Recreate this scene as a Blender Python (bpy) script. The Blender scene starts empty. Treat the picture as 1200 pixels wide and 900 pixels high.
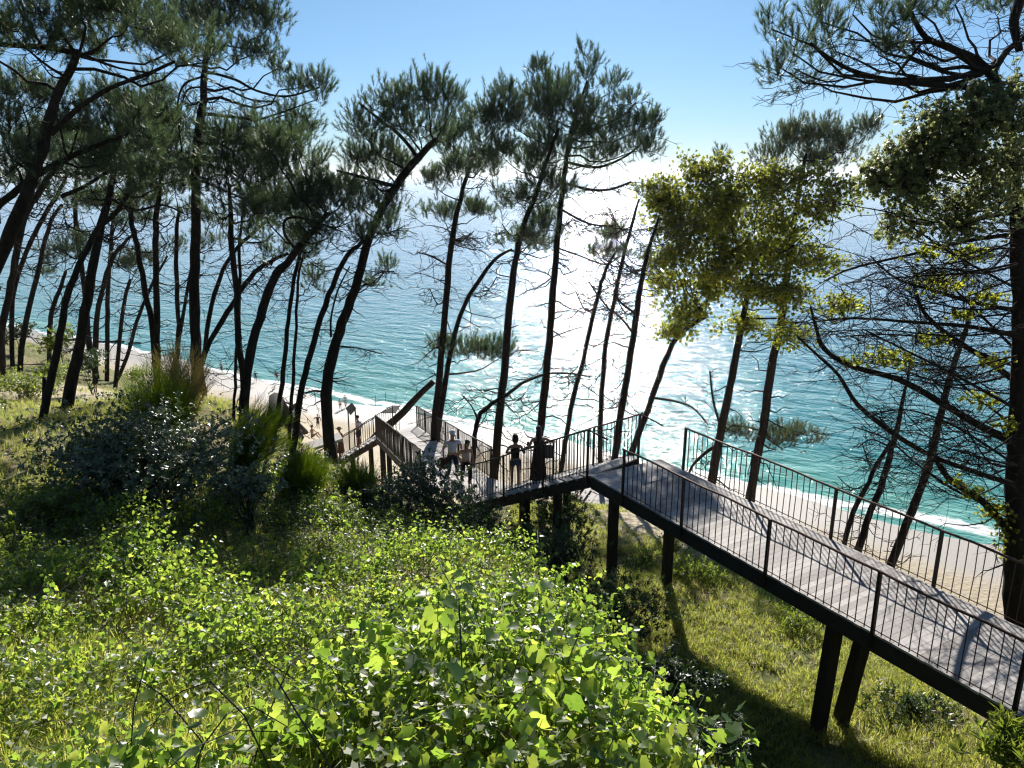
import bpy, math, random
import numpy as np
from mathutils import Vector, noise as mnoise
PI = math.pi
RS = np.random.default_rng(7)
random.seed(7)
SC = bpy.context.scene
COL = SC.collection
SEA = -30.0                       # camera height is 0, the sea lies 30 m below
PITCH = math.radians(15.2)
CP, SP = math.cos(PITCH), math.sin(PITCH)

# ---------------------------------------------------------------- camera
cam = bpy.data.cameras.new('camera'); camo = bpy.data.objects.new('camera', cam)
COL.objects.link(camo)
cam.sensor_width = 36; cam.lens = 27.0; cam.clip_start = 0.05; cam.clip_end = 60000
camo.location = (0, 0, 0); camo.rotation_euler = (PI/2 - PITCH, 0, 0)
SC.camera = camo

def W(px, py, Y):                 # the point seen at a photo pixel, Y metres ahead (horizontally)
    u = (px-600)/900.0; v = (py-450)/900.0
    t = Y/(CP - v*SP)
    return np.array([u*t, Y, -t*(SP + v*CP)])
def depth(py, Y):
    return Y/(CP - (py-450)/900.0*SP)

# ---------------------------------------------------------------- tagging
def tag(o, label=None, cat=None, group=None, kind=None):
    if label: o['label'] = label
    if cat: o['category'] = cat
    if group: o['group'] = group
    if kind: o['kind'] = kind
    return o
def empty(name, loc, rz=0):
    o = bpy.data.objects.new(name, None); COL.objects.link(o)
    o.location = tuple(float(c) for c in loc); o.rotation_euler = (0, 0, rz)
    return o

# ---------------------------------------------------------------- mesh builder
class MB:
    def __init__(s): s.v = []; s.f = []; s.n = 0        # f: list of (k x m) index arrays
    def add(s, V, F):
        V = np.asarray(V, float).reshape(-1, 3)
        for G in (F if isinstance(F, (list, tuple)) and len(F) and isinstance(F[0], np.ndarray) else [np.asarray(F)]):
            s.f.append(np.asarray(G, np.int64) + s.n)
        s.v.append(V); s.n += len(V)
    def tube(s, P, R, k=5, cap=True, wob=0.0):
        P = np.asarray(P, float); n = len(P); R = np.broadcast_to(np.asarray(R, float), (n,))
        T = np.gradient(P, axis=0); T /= np.linalg.norm(T, axis=1)[:, None] + 1e-9
        ref = np.array([1.0, 0.1, 0.05]) if abs(T[0][2]) > .7 else np.array([0.05, 0.1, 1.0])
        A = np.cross(T, ref); A /= np.linalg.norm(A, axis=1)[:, None] + 1e-9
        B = np.cross(T, A)
        a = np.arange(k)*2*PI/k
        rr = R[:, None]*(1 + (wob*(RS.random((n, k))-.5) if wob else 0))
        V = P[:, None] + (A[:, None]*np.cos(a)[None, :, None] + B[:, None]*np.sin(a)[None, :, None])*rr[..., None]
        i = np.arange(n-1)[:, None]*k; j = np.arange(k)[None]; j2 = (j+1) % k
        F = np.stack([i+j, i+j2, i+k+j2, i+k+j], -1).reshape(-1, 4)
        s.add(V.reshape(-1, 3), F)
        if cap:
            s.f.append(np.arange(k)[::-1][None] + s.n - n*k)
            s.f.append(np.arange(k)[None] + s.n - k)
    def prism(s, Q, z0, z1):       # polygon Q (xy or xyz top), extruded from z1 down to z0 (offsets)
        Q = np.asarray(Q, float)
        if Q.shape[1] == 2: Q = np.c_[Q, np.zeros(len(Q))]
        n = len(Q); lo = Q + [0, 0, z0]; hi = Q + [0, 0, z1]
        s.add(np.r_[lo, hi], [np.arange(n)[::-1][None], (np.arange(n)+n)[None],
              np.array([[i, (i+1) % n, n+(i+1) % n, n+i] for i in range(n)])])
    def beam(s, a, b, w, h, up=(0, 0, 1), bev=0):      # box from a to b, width w, height h centred on the line
        a = np.asarray(a, float); b = np.asarray(b, float); d = b-a; d /= np.linalg.norm(d)
        sd = np.cross(d, up); sd /= np.linalg.norm(sd)+1e-9; u = np.cross(sd, d)
        V = [p + sd*w/2*i + u*h/2*j for p in (a, b) for i, j in ((-1, -1), (1, -1), (1, 1), (-1, 1))]
        s.add(V, np.array([[3, 2, 1, 0], [4, 5, 6, 7], [0, 1, 5, 4], [1, 2, 6, 5], [2, 3, 7, 6], [3, 0, 4, 7]]))
    def stamp(s, TV, TF, O, X, Y, Z):
        """copy template (verts TV, faces TF) at origins O with axes X,Y,Z (M,3)"""
        M = len(O)
        if M == 0: return
        V = O[:, None] + TV[None, :, 0:1]*X[:, None] + TV[None, :, 1:2]*Y[:, None] + TV[None, :, 2:3]*Z[:, None]
        F = (TF[None] + (np.arange(M)*len(TV))[:, None, None]).reshape(-1, TF.shape[1])
        s.add(V.reshape(-1, 3), F)
    def mesh(s, name):
        V = np.concatenate(s.v) if s.v else np.zeros((0, 3))
        me = bpy.data.meshes.new(name)
        tot = np.concatenate([np.full(len(f), f.shape[1]) for f in s.f]); idx = np.concatenate([f.ravel() for f in s.f])
        me.vertices.add(len(V)); me.vertices.foreach_set('co', V.ravel().astype(np.float32))
        me.loops.add(len(idx)); me.loops.foreach_set('vertex_index', idx.astype(np.int32))
        me.polygons.add(len(tot)); st = np.r_[0, np.cumsum(tot)[:-1]]
        me.polygons.foreach_set('loop_start', st.astype(np.int32)); me.polygons.foreach_set('loop_total', tot.astype(np.int32))
        me.update(calc_edges=True); return me
    def build(s, name, mat, parent=None, smooth=False, origin=None):
        if not s.v: return None
        if origin is not None: s.v = [v - np.asarray(origin) for v in s.v]
        me = s.mesh(name); o = bpy.data.objects.new(name, me); COL.objects.link(o)
        if mat: me.materials.append(mat)
        me.polygons.foreach_set('use_smooth', np.full(len(me.polygons), bool(smooth)))
        if parent is not None: o.parent = parent
        elif origin is not None: o.location = tuple(float(c) for c in origin)
        return o

def unit(v): return v/(np.linalg.norm(v, axis=-1, keepdims=True)+1e-9)
def frames(D, roll=None):          # axes with Y along D
    D = unit(D); r = unit(RS.normal(size=D.shape)) if roll is None else roll
    X = unit(np.cross(D, r)); Z = np.cross(X, D); return X, D, Z

# ---------------------------------------------------------------- materials
def M(name): 
    m = bpy.data.materials.new(name); m.use_nodes = True; nt = m.node_tree; nt.nodes.clear()
    return m, nt, nt.nodes.new, nt.links.new
def ramp(nt, fac, stops):
    r = nt.nodes.new('ShaderNodeValToRGB'); nt.links.new(fac, r.inputs[0]); el = r.color_ramp.elements
    while len(el) > 1: el.remove(el[-1])
    el[0].position = stops[0][0]; el[0].color = (*stops[0][1], 1)
    for p, c in stops[1:]:
        e = el.new(p); e.color = (*c, 1)
    return r.outputs[0]
def noise(nt, vec, scale, detail=4, rough=.55, dist=0):
    n = nt.nodes.new('ShaderNodeTexNoise'); n.inputs['Scale'].default_value = scale
    n.inputs['Detail'].default_value = detail; n.inputs['Roughness'].default_value = rough; n.inputs['Distortion'].default_value = dist
    if vec is not None: nt.links.new(vec, n.inputs['Vector'])
    return n.outputs['Fac']
def math_(nt, op, a, b=None, c=None, clamp=False):
    n = nt.nodes.new('ShaderNodeMath'); n.operation = op; n.use_clamp = clamp
    for i, x in enumerate((a, b, c)):
        if x is None: continue
        if isinstance(x, (int, float)): n.inputs[i].default_value = x
        else: nt.links.new(x, n.inputs[i])
    return n.outputs[0]
def mixc(nt, fac, a, b, mode='MIX'):
    n = nt.nodes.new('ShaderNodeMix'); n.data_type = 'RGBA'; n.blend_type = mode
    for s, x in ((0, fac), (6, a), (7, b)):
        if isinstance(x, (int, float)): n.inputs[s].default_value = x
        elif isinstance(x, tuple): n.inputs[s].default_value = (*x, 1)
        else: nt.links.new(x, n.inputs[s])
    return n.outputs[2]
def mapping(nt, scale=(1, 1, 1), rot=(0, 0, 0)):
    tc = nt.nodes.new('ShaderNodeTexCoord'); mp = nt.nodes.new('ShaderNodeMapping')
    mp.inputs['Scale'].default_value = scale; mp.inputs['Rotation'].default_value = rot
    nt.links.new(tc.outputs['Object'], mp.inputs[0]); return mp.outputs[0]
def bump(nt, h, strength=.5, dist=.01, normal=None):
    b = nt.nodes.new('ShaderNodeBump'); b.inputs['Strength'].default_value = strength; b.inputs['Distance'].default_value = dist
    nt.links.new(h, b.inputs['Height'])
    if normal: nt.links.new(normal, b.inputs['Normal'])
    return b.outputs[0]
def principled(nt, col, rough=.6, normal=None, spec=.5, metal=0):
    p = nt.nodes.new('ShaderNodeBsdfPrincipled')
    if isinstance(col, tuple): p.inputs['Base Color'].default_value = (*col, 1)
    else: nt.links.new(col, p.inputs['Base Color'])
    if isinstance(rough, (int, float)): p.inputs['Roughness'].default_value = rough
    else: nt.links.new(rough, p.inputs['Roughness'])
    p.inputs['Specular IOR Level'].default_value = spec; p.inputs['Metallic'].default_value = metal
    if normal: nt.links.new(normal, p.inputs['Normal'])
    return p.outputs[0]
def out(nt, sh):
    o = nt.nodes.new('ShaderNodeOutputMaterial'); nt.links.new(sh, o.inputs[0])
def leaf_mat(name, stops, tstops, trans=.4, rough=.4, spec=.5):
    m, nt, N, L = M(name)
    g = N('ShaderNodeNewGeometry'); r = g.outputs['Random Per Island']
    vn = noise(nt, mapping(nt), .8, 3); vf = noise(nt, mapping(nt), 38, 3, .6)
    f = math_(nt, 'ADD', math_(nt, 'MULTIPLY', r, .58), math_(nt, 'ADD', math_(nt, 'MULTIPLY', vn, .34), math_(nt, 'MULTIPLY', math_(nt, 'SUBTRACT', vf, .3), .3)))
    p = principled(nt, ramp(nt, f, stops), rough, None, spec)
    t = N('ShaderNodeBsdfTranslucent'); L(ramp(nt, f, tstops), t.inputs[0])
    mx = N('ShaderNodeMixShader'); mx.inputs[0].default_value = trans; L(p, mx.inputs[1]); L(t.outputs[0], mx.inputs[2])
    out(nt, mx.outputs[0]); return m
MAT = {}
MAT['needle'] = leaf_mat('pine_needle', [(0.1, (.012, .028, .016)), (.5, (.028, .054, .028)), (.9, (.06, .09, .042))],
                         [(0.1, (.05, .10, .04)), (.9, (.18, .26, .09))], .36, .38, .6)
MAT['needle_grey'] = leaf_mat('pine_needle_grey', [(0.1, (.02, .035, .025)), (.5, (.045, .065, .04)), (.9, (.08, .10, .055))],
                         [(0.1, (.07, .11, .05)), (.9, (.22, .26, .10))], .36, .36, .6)
MAT['yleaf'] = leaf_mat('broad_leaf_yellow', [(0.15, (.02, .042, .010)), (.5, (.07, .105, .020)), (.85, (.13, .16, .025))],
                         [(0.1, (.14, .22, .012)), (.5, (.50, .56, .05)), (.9, (.80, .74, .10))], .58, .42, .5)
MAT['ivy'] = leaf_mat('ivy_leaf', [(0.1, (.022, .045, .018)), (.5, (.055, .085, .03)), (.9, (.11, .13, .05))],
                         [(0.1, (.26, .34, .12)), (.9, (.68, .70, .30))], .5, .42, .6)
MAT['vine'] = leaf_mat('vine_leaf', [(0.1, (.02, .048, .014)), (.5, (.045, .09, .022)), (.85, (.10, .15, .04)), (.97, (.20, .17, .06))],
                         [(0.1, (.16, .30, .03)), (.45, (.36, .54, .06)), (.75, (.60, .74, .10)), (.97, (.85, .80, .14))], .56, .36, .7)
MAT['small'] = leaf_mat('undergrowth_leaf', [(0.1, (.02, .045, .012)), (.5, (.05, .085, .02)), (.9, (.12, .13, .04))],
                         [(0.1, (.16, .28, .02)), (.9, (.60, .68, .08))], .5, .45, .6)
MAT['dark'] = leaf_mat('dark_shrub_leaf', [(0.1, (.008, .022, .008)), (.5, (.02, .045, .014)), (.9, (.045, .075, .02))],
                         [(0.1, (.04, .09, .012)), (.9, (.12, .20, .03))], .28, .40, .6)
MAT['laurel'] = leaf_mat('laurel_leaf', [(0.1, (.022, .045, .018)), (.5, (.05, .085, .032)), (.9, (.12, .16, .07))],
                         [(0.1, (.08, .15, .03)), (.9, (.28, .36, .08))], .25, .33, 1.0)
MAT['broom'] = leaf_mat('broom_stem', [(0.1, (.03, .06, .01)), (.9, (.10, .14, .02))],
                         [(0.1, (.3, .46, .04)), (.9, (.7, .8, .12))], .55, .5, .4)
MAT['grass'] = leaf_mat('grass_blade', [(0.1, (.07, .11, .015)), (.5, (.17, .19, .04)), (.9, (.36, .31, .10))],
                         [(0.1, (.26, .38, .04)), (.5, (.56, .62, .09)), (.9, (.78, .68, .24))], .55, .45, .45)
MAT['straw'] = leaf_mat('dry_grass_blade', [(0.1, (.14, .13, .05)), (.5, (.30, .25, .12)), (.9, (.46, .38, .22))],
                         [(0.1, (.38, .36, .12)), (.9, (.75, .64, .36))], .5, .5, .4)
def bark(name, c0, c1, c2, sc=9):
    m, nt, N, L = M(name); v = mapping(nt, (1, 1, .28))
    n1 = noise(nt, v, sc, 6, .65, .6); n2 = noise(nt, mapping(nt), 1.3, 3)
    w = N('ShaderNodeTexVoronoi'); w.inputs['Scale'].default_value = sc*1.3; L(v, w.inputs[0])
    c = mixc(nt, n2, ramp(nt, n1, [(.3, c0), (.5, c1), (.72, c2)]), c1)
    h = math_(nt, 'ADD', n1, math_(nt, 'MULTIPLY', w.outputs[0], .6))
    out(nt, principled(nt, c, .9, bump(nt, h, .9, .04), .2)); return m
MAT['bark'] = bark('pine_bark', (.006, .005, .0045), (.020, .0155, .013), (.055, .043, .034))
MAT['bark_grey'] = bark('grey_bark', (.03, .027, .024), (.07, .06, .05), (.15, .13, .11))
MAT['twig'] = bark('dry_twig', (.012, .010, .009), (.028, .022, .018), (.07, .058, .045), 20)
MAT['drift'] = bark('driftwood', (.05, .045, .04), (.09, .08, .07), (.2, .18, .15), 8)
def plain(name, col, rough=.7, spec=.3, metal=0, var=.25, sc=6):
    m, nt, N, L = M(name); n = noise(nt, mapping(nt), sc, 4)
    a = tuple(x*(1-var) for x in col); b = tuple(min(1, x*(1+var)) for x in col)
    out(nt, principled(nt, ramp(nt, n, [(.3, a), (.7, b)]), rough, bump(nt, n, .2, .005), spec, metal)); return m
def wood(name, c0, c1, vscale=(1, 1, 1), sc=5, groove=0):
    m, nt, N, L = M(name); g = N('ShaderNodeNewGeometry')
    v = mapping(nt, vscale); n1 = noise(nt, v, sc, 6, .6, .3); n2 = noise(nt, mapping(nt), .9, 3)
    f = math_(nt, 'ADD', math_(nt, 'MULTIPLY', n1, .5), math_(nt, 'ADD', math_(nt, 'MULTIPLY', n2, .25), math_(nt, 'MULTIPLY', g.outputs['Random Per Island'], .3)))
    out(nt, principled(nt, ramp(nt, f, [(.3, c0), (.7, c1)]), .75, bump(nt, n1, .4, .01), .3)); return m
MAT['deck'] = wood('weathered_deck_board', (.23, .21, .20), (.47, .44, .42), (1, 1, 1), 14)
MAT['beam'] = wood('dark_timber', (.014, .013, .012), (.045, .038, .032), (1, 1, 1), 7)
MAT['post'] = wood('tarred_post', (.006, .0055, .005), (.02, .016, .013), (1, 1, 1), 7)
MAT['stem'] = plain('green_stem', (.07, .085, .03), .6, .4, 0, .5, 9)
MAT['rust'] = plain('rusty_iron', (.075, .034, .022), .65, .4, .3, .5, 18)
MAT['iron'] = plain('dark_iron', (.022, .016, .014), .55, .4, .4, .4, 18)
# ================================================================ terrain
CTRL = np.array([
 (0,-20,2),(-40,-20,2),(30,-20,-4),(0,0,-2.1),(-8,0,-2.2),(-20,0,-2.6),(1.2,3.2,-3.5),(-2,3,-3.3),(-6,4,-3.6),(.9,5,-4.3),(-1.5,6,-4.5),
 (-6,8,-5.2),(.9,8,-5.3),(-1,10,-6.1),(-8,12,-5.9),(.6,12,-6.9),(-3,14,-7.2),(-14,14,-5.9),(0,16.5,-8.9),
 (2.6,3,-7.5),(2.6,6,-8.3),(2.2,9,-8.6),(1.9,12,-9.2),(1.6,15,-9.7),(4,12,-10.1),(4,8,-9.8),(4.5,4,-9.2),(6,12,-10.1),(8,8,-9.1),(12,4,-8),(20,2,-8.5),
 (3,17.5,-10.4),(5,17,-10.5),(.5,20,-10.5),(-2.3,19.5,-9.4),(-4.6,20,-8.4),(-6.6,23,-8.5),(-5.2,24,-9.9),(-6.4,28.5,-12.2),(-7.6,33,-13.9),(-8.8,24,-7.3),(-9.5,36,-15),(-13,20,-6.7),(-13,24.5,-7.4),(-17,30,-8.9),
 (-28,45,-11.8),(-40,65,-14.6),(-33,57,-13.5),(-10,28,-9.3),(-15,32,-9.3),(-21,40,-11.4),(-42,74,-19),
 (-14,40,-14),(-22,50,-15.5),(-26,62,-19.5),(-9,41,-16.6),(-16,62,-21.0),(-4,46,-18.8),(-1,24,-11.2),(-4,32,-13.8),(-6,38,-15.6),
 (4.9,27,-12.6),(2.5,29,-13.2),(6.9,22,-11.6),(8.6,17,-11.1),(12,14,-11.1),(1.5,24,-11.2),(10,28,-17),(14,21,-16),(20,40,-29),(14,33,-23),(24,30,-26),(30,40,-33),
 (2,40,-20),(-2,50,-24),(0,60,-29),(-25,80,-26),(-31,93,-30),(-8,72,-28),(0,80,-36),(40,50,-38),(-40,120,-37),(-22,100,-35),
 (-60,60,-13),(-60,95,-24),(-60,125,-37),(-110,60,-14),(-120,110,-22),(-120,170,-40),(60,5,-20),(60,30,-36),(110,-20,-15),(110,10,-38),
 (-60,20,-6),(-110,0,-3),(60,-20,-10)], float)
def _tps(r2): return np.where(r2 > 0, .5*r2*np.log(r2+1e-12), 0)
_P = CTRL[:, :2]; _n = len(_P)
_K = _tps(((_P[:, None]-_P[None])**2).sum(-1)) + np.eye(_n)*.35
_Q = np.c_[np.ones(_n), _P]
_A = np.block([[_K, _Q], [_Q.T, np.zeros((3, 3))]])
_S = np.linalg.solve(_A, np.r_[CTRL[:, 2], np.zeros(3)])
SH0 = np.array([0., 87.]); SHD = unit(np.array([42.+72, 63.-139])); SHN = np.array([SHD[1], -SHD[0]])    # shoreline, inland normal
if SHN[1] > 0: SHN = -SHN
def sdist(x, y): return (x-SH0[0])*SHN[0] + (y-SH0[1])*SHN[1]
def beach_z(x, y):
    s = sdist(x, y) + 1.2*np.sin(x*.09+1) + .6*np.sin(x*.31)
    return SEA + np.where(s < 0, s*.06, np.where(s < 9, .10*s, .9 + .035*(s-9)))
def hz(x, y):
    x = np.atleast_1d(np.asarray(x, float)); y = np.atleast_1d(np.asarray(y, float)); sh = x.shape
    X = np.c_[x.ravel(), y.ravel()]; o = np.empty(len(X))
    for i in range(0, len(X), 20000):
        B = X[i:i+20000]
        o[i:i+20000] = _tps(((B[:, None]-_P[None])**2).sum(-1)) @ _S[:_n] + _S[_n] + B @ _S[_n+1:]
    return o.reshape(sh)
def ground(x, y):
    h = hz(x, y); b = beach_z(np.asarray(x, float), np.asarray(y, float)); k = .8
    return np.where(np.abs(h-b) < 4, b + k*np.log1p(np.exp(np.clip((h-b)/k, -30, 30))), np.maximum(h, b))
def g1(x, y): return float(ground(np.array([x]), np.array([y]))[0])
def hit(px, py):                  # where the ray through a pixel meets the ground
    Y = np.linspace(2.5, 140, 1400); P = np.array([W(px, py, y) for y in Y]); G = ground(P[:, 0], P[:, 1])
    k = np.nonzero(P[:, 2] < G)[0]; return float(Y[k[0]]) if len(k) else None
def axis(lo, hi, near0, near1, fine, grow):
    a = list(np.arange(near0, near1, fine)); s = fine
    while a[-1] < hi: s *= grow; a.append(a[-1]+s)
    s = fine
    while a[0] > lo: s *= grow; a.insert(0, a[0]-s)
    return np.array(a)
xs = axis(-260, 260, -18, 14, .22, 1.045); ys = axis(-45, 260, 1, 32, .22, 1.035)
GX, GY = np.meshgrid(xs, ys); GZ = ground(GX, GY)
rough_ = np.array([mnoise.noise((float(a)*.9, float(b)*.9, 0.)) + .5*mnoise.noise((float(a)*2.7, float(b)*2.7, 3.)) for a, b in zip(GX.ravel(), GY.ravel())]).reshape(GX.shape)
hill = 1/(1+np.exp(-(hz(GX, GY)-beach_z(GX, GY)-.6)*2))
GZ = GZ + rough_*(.10*hill + .035)
nx, ny = len(xs), len(ys)
idx = np.arange(nx*ny).reshape(ny, nx)
F = np.stack([idx[:-1, :-1], idx[:-1, 1:], idx[1:, 1:], idx[1:, :-1]], -1).reshape(-1, 4)
mb = MB(); mb.add(np.c_[GX.ravel(), GY.ravel(), GZ.ravel()], F)
# sandiness: bare sand on the beach, the seaward slope and the crest beyond the walkway
def sandy(x, y):
    s = np.clip((beach_z(x, y)+6.5-hz(x, y))/4.0, 0, 1)
    s = np.maximum(s, np.clip((-x*0-hz(x, y)-12.2)/1.6, 0, 1)*(x > -20))
    s = np.maximum(s, 1.25*np.exp(-(((x-6.6)/5.0)**2 + ((y-24)/3.9)**2)))
    s = np.maximum(s, .75*np.exp(-(((x+19)/9)**2 + ((y-34)/7)**2)))
    return np.clip(s, 0, 1)
m, nt, N, L = M('ground')
at = N('ShaderNodeAttribute'); at.attribute_name = 'sand'
v = mapping(nt); n1 = noise(nt, v, .55, 5); n2 = noise(nt, v, 7, 5, .7); n3 = noise(nt, v, 45, 3); n4 = noise(nt, v, .12, 3)
earth = ramp(nt, math_(nt, 'ADD', math_(nt, 'MULTIPLY', n1, .6), math_(nt, 'MULTIPLY', n2, .4)),
             [(.3, (.05, .06, .02)), (.45, (.10, .115, .035)), (.55, (.18, .155, .07)), (.68, (.24, .19, .11)), (.8, (.30, .25, .16))])
dry = ramp(nt, math_(nt, 'ADD', math_(nt, 'MULTIPLY', n4, .5), math_(nt, 'MULTIPLY', n2, .5)), [(.3, (.36, .30, .21)), (.6, (.46, .39, .29)), (.8, (.30, .25, .17))])
wet = N('ShaderNodeAttribute'); wet.attribute_name = 'wet'
dry = mixc(nt, wet.outputs['Fac'], dry, (.30, .27, .24))
f = math_(nt, 'ADD', at.outputs['Fac'], math_(nt, 'MULTIPLY', math_(nt, 'SUBTRACT', n2, .5), 1.1))
f = math_(nt, 'MULTIPLY', math_(nt, 'SUBTRACT', f, .38), 5, clamp=True)
vo = N('ShaderNodeTexVoronoi'); vo.inputs['Scale'].default_value = 2.6; L(v, vo.inputs[0])
foot = math_(nt, 'MULTIPLY', math_(nt, 'SUBTRACT', 1.0, wet.outputs['Fac'], clamp=True), vo.outputs[0])
hgt = math_(nt, 'ADD', math_(nt, 'ADD', math_(nt, 'MULTIPLY', n2, .5), math_(nt, 'MULTIPLY', n3, .12)), math_(nt, 'MULTIPLY', foot, .6))
rgh = math_(nt, 'SUBTRACT', .95, math_(nt, 'MULTIPLY', wet.outputs['Fac'], .5))
out(nt, principled(nt, mixc(nt, f, earth, dry), rgh, bump(nt, hgt, .8, .16), .3))
g = mb.build('ground', m, smooth=True); tag(g, 'sandy hillside dropping from scrub and grass to the beach', 'ground', kind='structure')
def attr(o, name, vals):
    a = o.data.attributes.new(name, 'FLOAT', 'POINT'); a.data.foreach_set('value', np.asarray(vals, np.float32).ravel())
attr(g, 'sand', sandy(GX, GY))
sd = sdist(GX, GY) + 1.2*np.sin(GX*.09+1) + .6*np.sin(GX*.31)
attr(g, 'wet', np.clip(1-(sd-6.5)/3.5, 0, 1))

# ================================================================ sea
ang = math.atan2(SHD[1], SHD[0])
mb = MB()
mb.add([(-40000, -60, 0), (40000, -60, 0), (40000, 50000, 0), (-40000, 50000, 0)], np.array([[0, 1, 2, 3]]))
m, nt, N, L = M('sea_water')
v = mapping(nt); sep = N('ShaderNodeSeparateXYZ'); L(v, sep.inputs[0]); yy = sep.outputs[1]; xx = sep.outputs[0]
vs = mapping(nt, (.45, 1, 1), (0, 0, .25))
w1 = noise(nt, vs, .22, 3, .5, .4); w2 = noise(nt, vs, 1.5, 4, .6, .5); w3 = noise(nt, v, 3.2, 3, .6)
edge = math_(nt, 'ADD', yy, math_(nt, 'ADD', math_(nt, 'MULTIPLY', math_(nt, 'SUBTRACT', noise(nt, v, .10, 3), .5), 5.0),
                                    math_(nt, 'MULTIPLY', math_(nt, 'SINE', math_(nt, 'MULTIPLY', xx, .09)), 1.0)))
fn = noise(nt, mapping(nt, (.5, 1, 1)), 1.1, 6, .7, .8)
# foam: a band on the shore, thinning seaward, plus one broken line further out
f1 = math_(nt, 'SUBTRACT', 1.0, math_(nt, 'MULTIPLY', math_(nt, 'ABSOLUTE', math_(nt, 'SUBTRACT', edge, .8)), .30), clamp=True)
f2 = math_(nt, 'SUBTRACT', 1.0, math_(nt, 'MULTIPLY', math_(nt, 'ABSOLUTE', math_(nt, 'SUBTRACT', edge, 7.5)), .35), clamp=True)
fsum = math_(nt, 'MAXIMUM', f1, math_(nt, 'MULTIPLY', f2, .52))
foam = math_(nt, 'MULTIPLY', math_(nt, 'SUBTRACT', math_(nt, 'ADD', fsum, fn), 1.12), 4.0, clamp=True)
capn = math_(nt, 'MULTIPLY', math_(nt, 'SUBTRACT', noise(nt, mapping(nt, (.35, 1, 1)), .25, 7, .75, 1.), .685), 9, clamp=True)
foam = math_(nt, 'MAXIMUM', foam, math_(nt, 'MULTIPLY', capn, .35))
dn = math_(nt, 'ADD', math_(nt, 'MULTIPLY', yy, .006), math_(nt, 'MULTIPLY', math_(nt, 'SUBTRACT', noise(nt, mapping(nt, (.25, 1, 1)), .05, 4), .5), .5))
deep = ramp(nt, dn, [(0, (.08, .28, .24)), (.10, (.028, .20, .215)), (.45, (.028, .19, .28)), (1.0, (.035, .20, .38))])
col = mixc(nt, foam, deep, (.86, .88, .88))
wm = noise(nt, vs, .6, 3, .55, .5); nb = bump(nt, w1, 1.0, .85); nb = bump(nt, wm, 1.0, .50, nb); nb = bump(nt, w2, 1.0, .20, nb); nb = bump(nt, w3, 1.0, .04, nb)
rg = math_(nt, 'ADD', .055, math_(nt, 'MULTIPLY', foam, .6))
out(nt, principled(nt, col, rg, nb, .17))
sea = mb.build('sea', m); sea.location = (SH0[0], SH0[1], SEA); sea.rotation_euler = (0, 0, ang)
tag(sea, 'turquoise sea glittering under the sun, foaming on the sand', 'sea', kind='structure')

# ================================================================ light
SUN_EL, SUN_AZ = 30.0, 4.5        # degrees; azimuth to the right of straight ahead
w = bpy.data.worlds.new('World'); SC.world = w; w.use_nodes = True; nt = w.node_tree; nt.nodes.clear()
sk = nt.nodes.new('ShaderNodeTexSky'); sk.sky_type = 'NISHITA'; sk.sun_disc = False
sk.sun_elevation = math.radians(SUN_EL); sk.sun_rotation = math.radians(SUN_AZ)
sk.air_density = 1.0; sk.dust_density = .15; sk.ozone_density = 1.0; sk.altitude = 30
bg = nt.nodes.new('ShaderNodeBackground'); bg.inputs[1].default_value = .042
wo = nt.nodes.new('ShaderNodeOutputWorld'); 
tcs = nt.nodes.new('ShaderNodeTexCoord'); sps = nt.nodes.new('ShaderNodeSeparateXYZ'); nt.links.new(tcs.outputs['Generated'], sps.inputs[0])
elv = ramp(nt, sps.outputs[2], [(0.0, (.52, .76, 1.28)), (.05, (.54, .82, 1.28)), (.2, (.60, .90, 1.18)), (.6, (.9, 1, 1.05))])
nt.links.new(mixc(nt, 1.0, sk.outputs[0], elv, 'MULTIPLY'), bg.inputs[0]); nt.links.new(bg.outputs[0], wo.inputs[0])
sl = bpy.data.lights.new('sun', 'SUN'); sl.energy = 5.0; sl.angle = math.radians(.5); sl.color = (1, .95, .87)
so = bpy.data.objects.new('sun', sl); COL.objects.link(so)
el, az = math.radians(SUN_EL), math.radians(SUN_AZ)
sd_ = Vector((math.sin(az)*math.cos(el), math.cos(az)*math.cos(el), math.sin(el)))
so.rotation_euler = sd_.to_track_quat('Z', 'Y').to_euler(); so.location = (5, 20, 30)
SC.view_settings.view_transform = 'Standard'; SC.view_settings.look = 'None'; SC.view_settings.gamma = 1
SC.view_settings.exposure = 0.9; SC.view_settings.use_curve_mapping = False
SC.render.engine = 'CYCLES'; SC.cycles.use_denoising = True; SC.cycles.denoising_prefilter = 'ACCURATE'; SC.cycles.pixel_filter_type = 'BLACKMAN_HARRIS'; SC.cycles.filter_width = 1.25; SC.cycles.max_bounces = 6; SC.cycles.transparent_max_bounces = 4
SC.cycles.diffuse_bounces = 3; SC.cycles.glossy_bounces = 2; SC.cycles.transmission_bounces = 2
SC.cycles.sample_clamp_indirect = 4; SC.cycles.caustics_reflective = False; SC.cycles.caustics_refractive = False

# ================================================================ sea haze
mb = MB(); mb.add([(x, y, z) for z in (-40., 60.) for x, y in ((-25000, -300), (25000, -300), (25000, 30000), (-25000, 30000))],
   np.array([[3, 2, 1, 0], [4, 5, 6, 7], [0, 1, 5, 4], [1, 2, 6, 5], [2, 3, 7, 6], [3, 0, 4, 7]]))
m, nt, N, L = M('sea_haze'); pv = N('ShaderNodeVolumePrincipled'); pv.inputs['Color'].default_value = (.86, .92, 1, 1); pv.inputs['Density'].default_value = 7e-5; pv.inputs['Anisotropy'].default_value = .45
oo = N('ShaderNodeOutputMaterial'); L(pv.outputs[0], oo.inputs['Volume'])
hzo = mb.build('haze', m); tag(hzo, 'thin pale sea haze softening the horizon', 'haze', kind='stuff')
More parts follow.
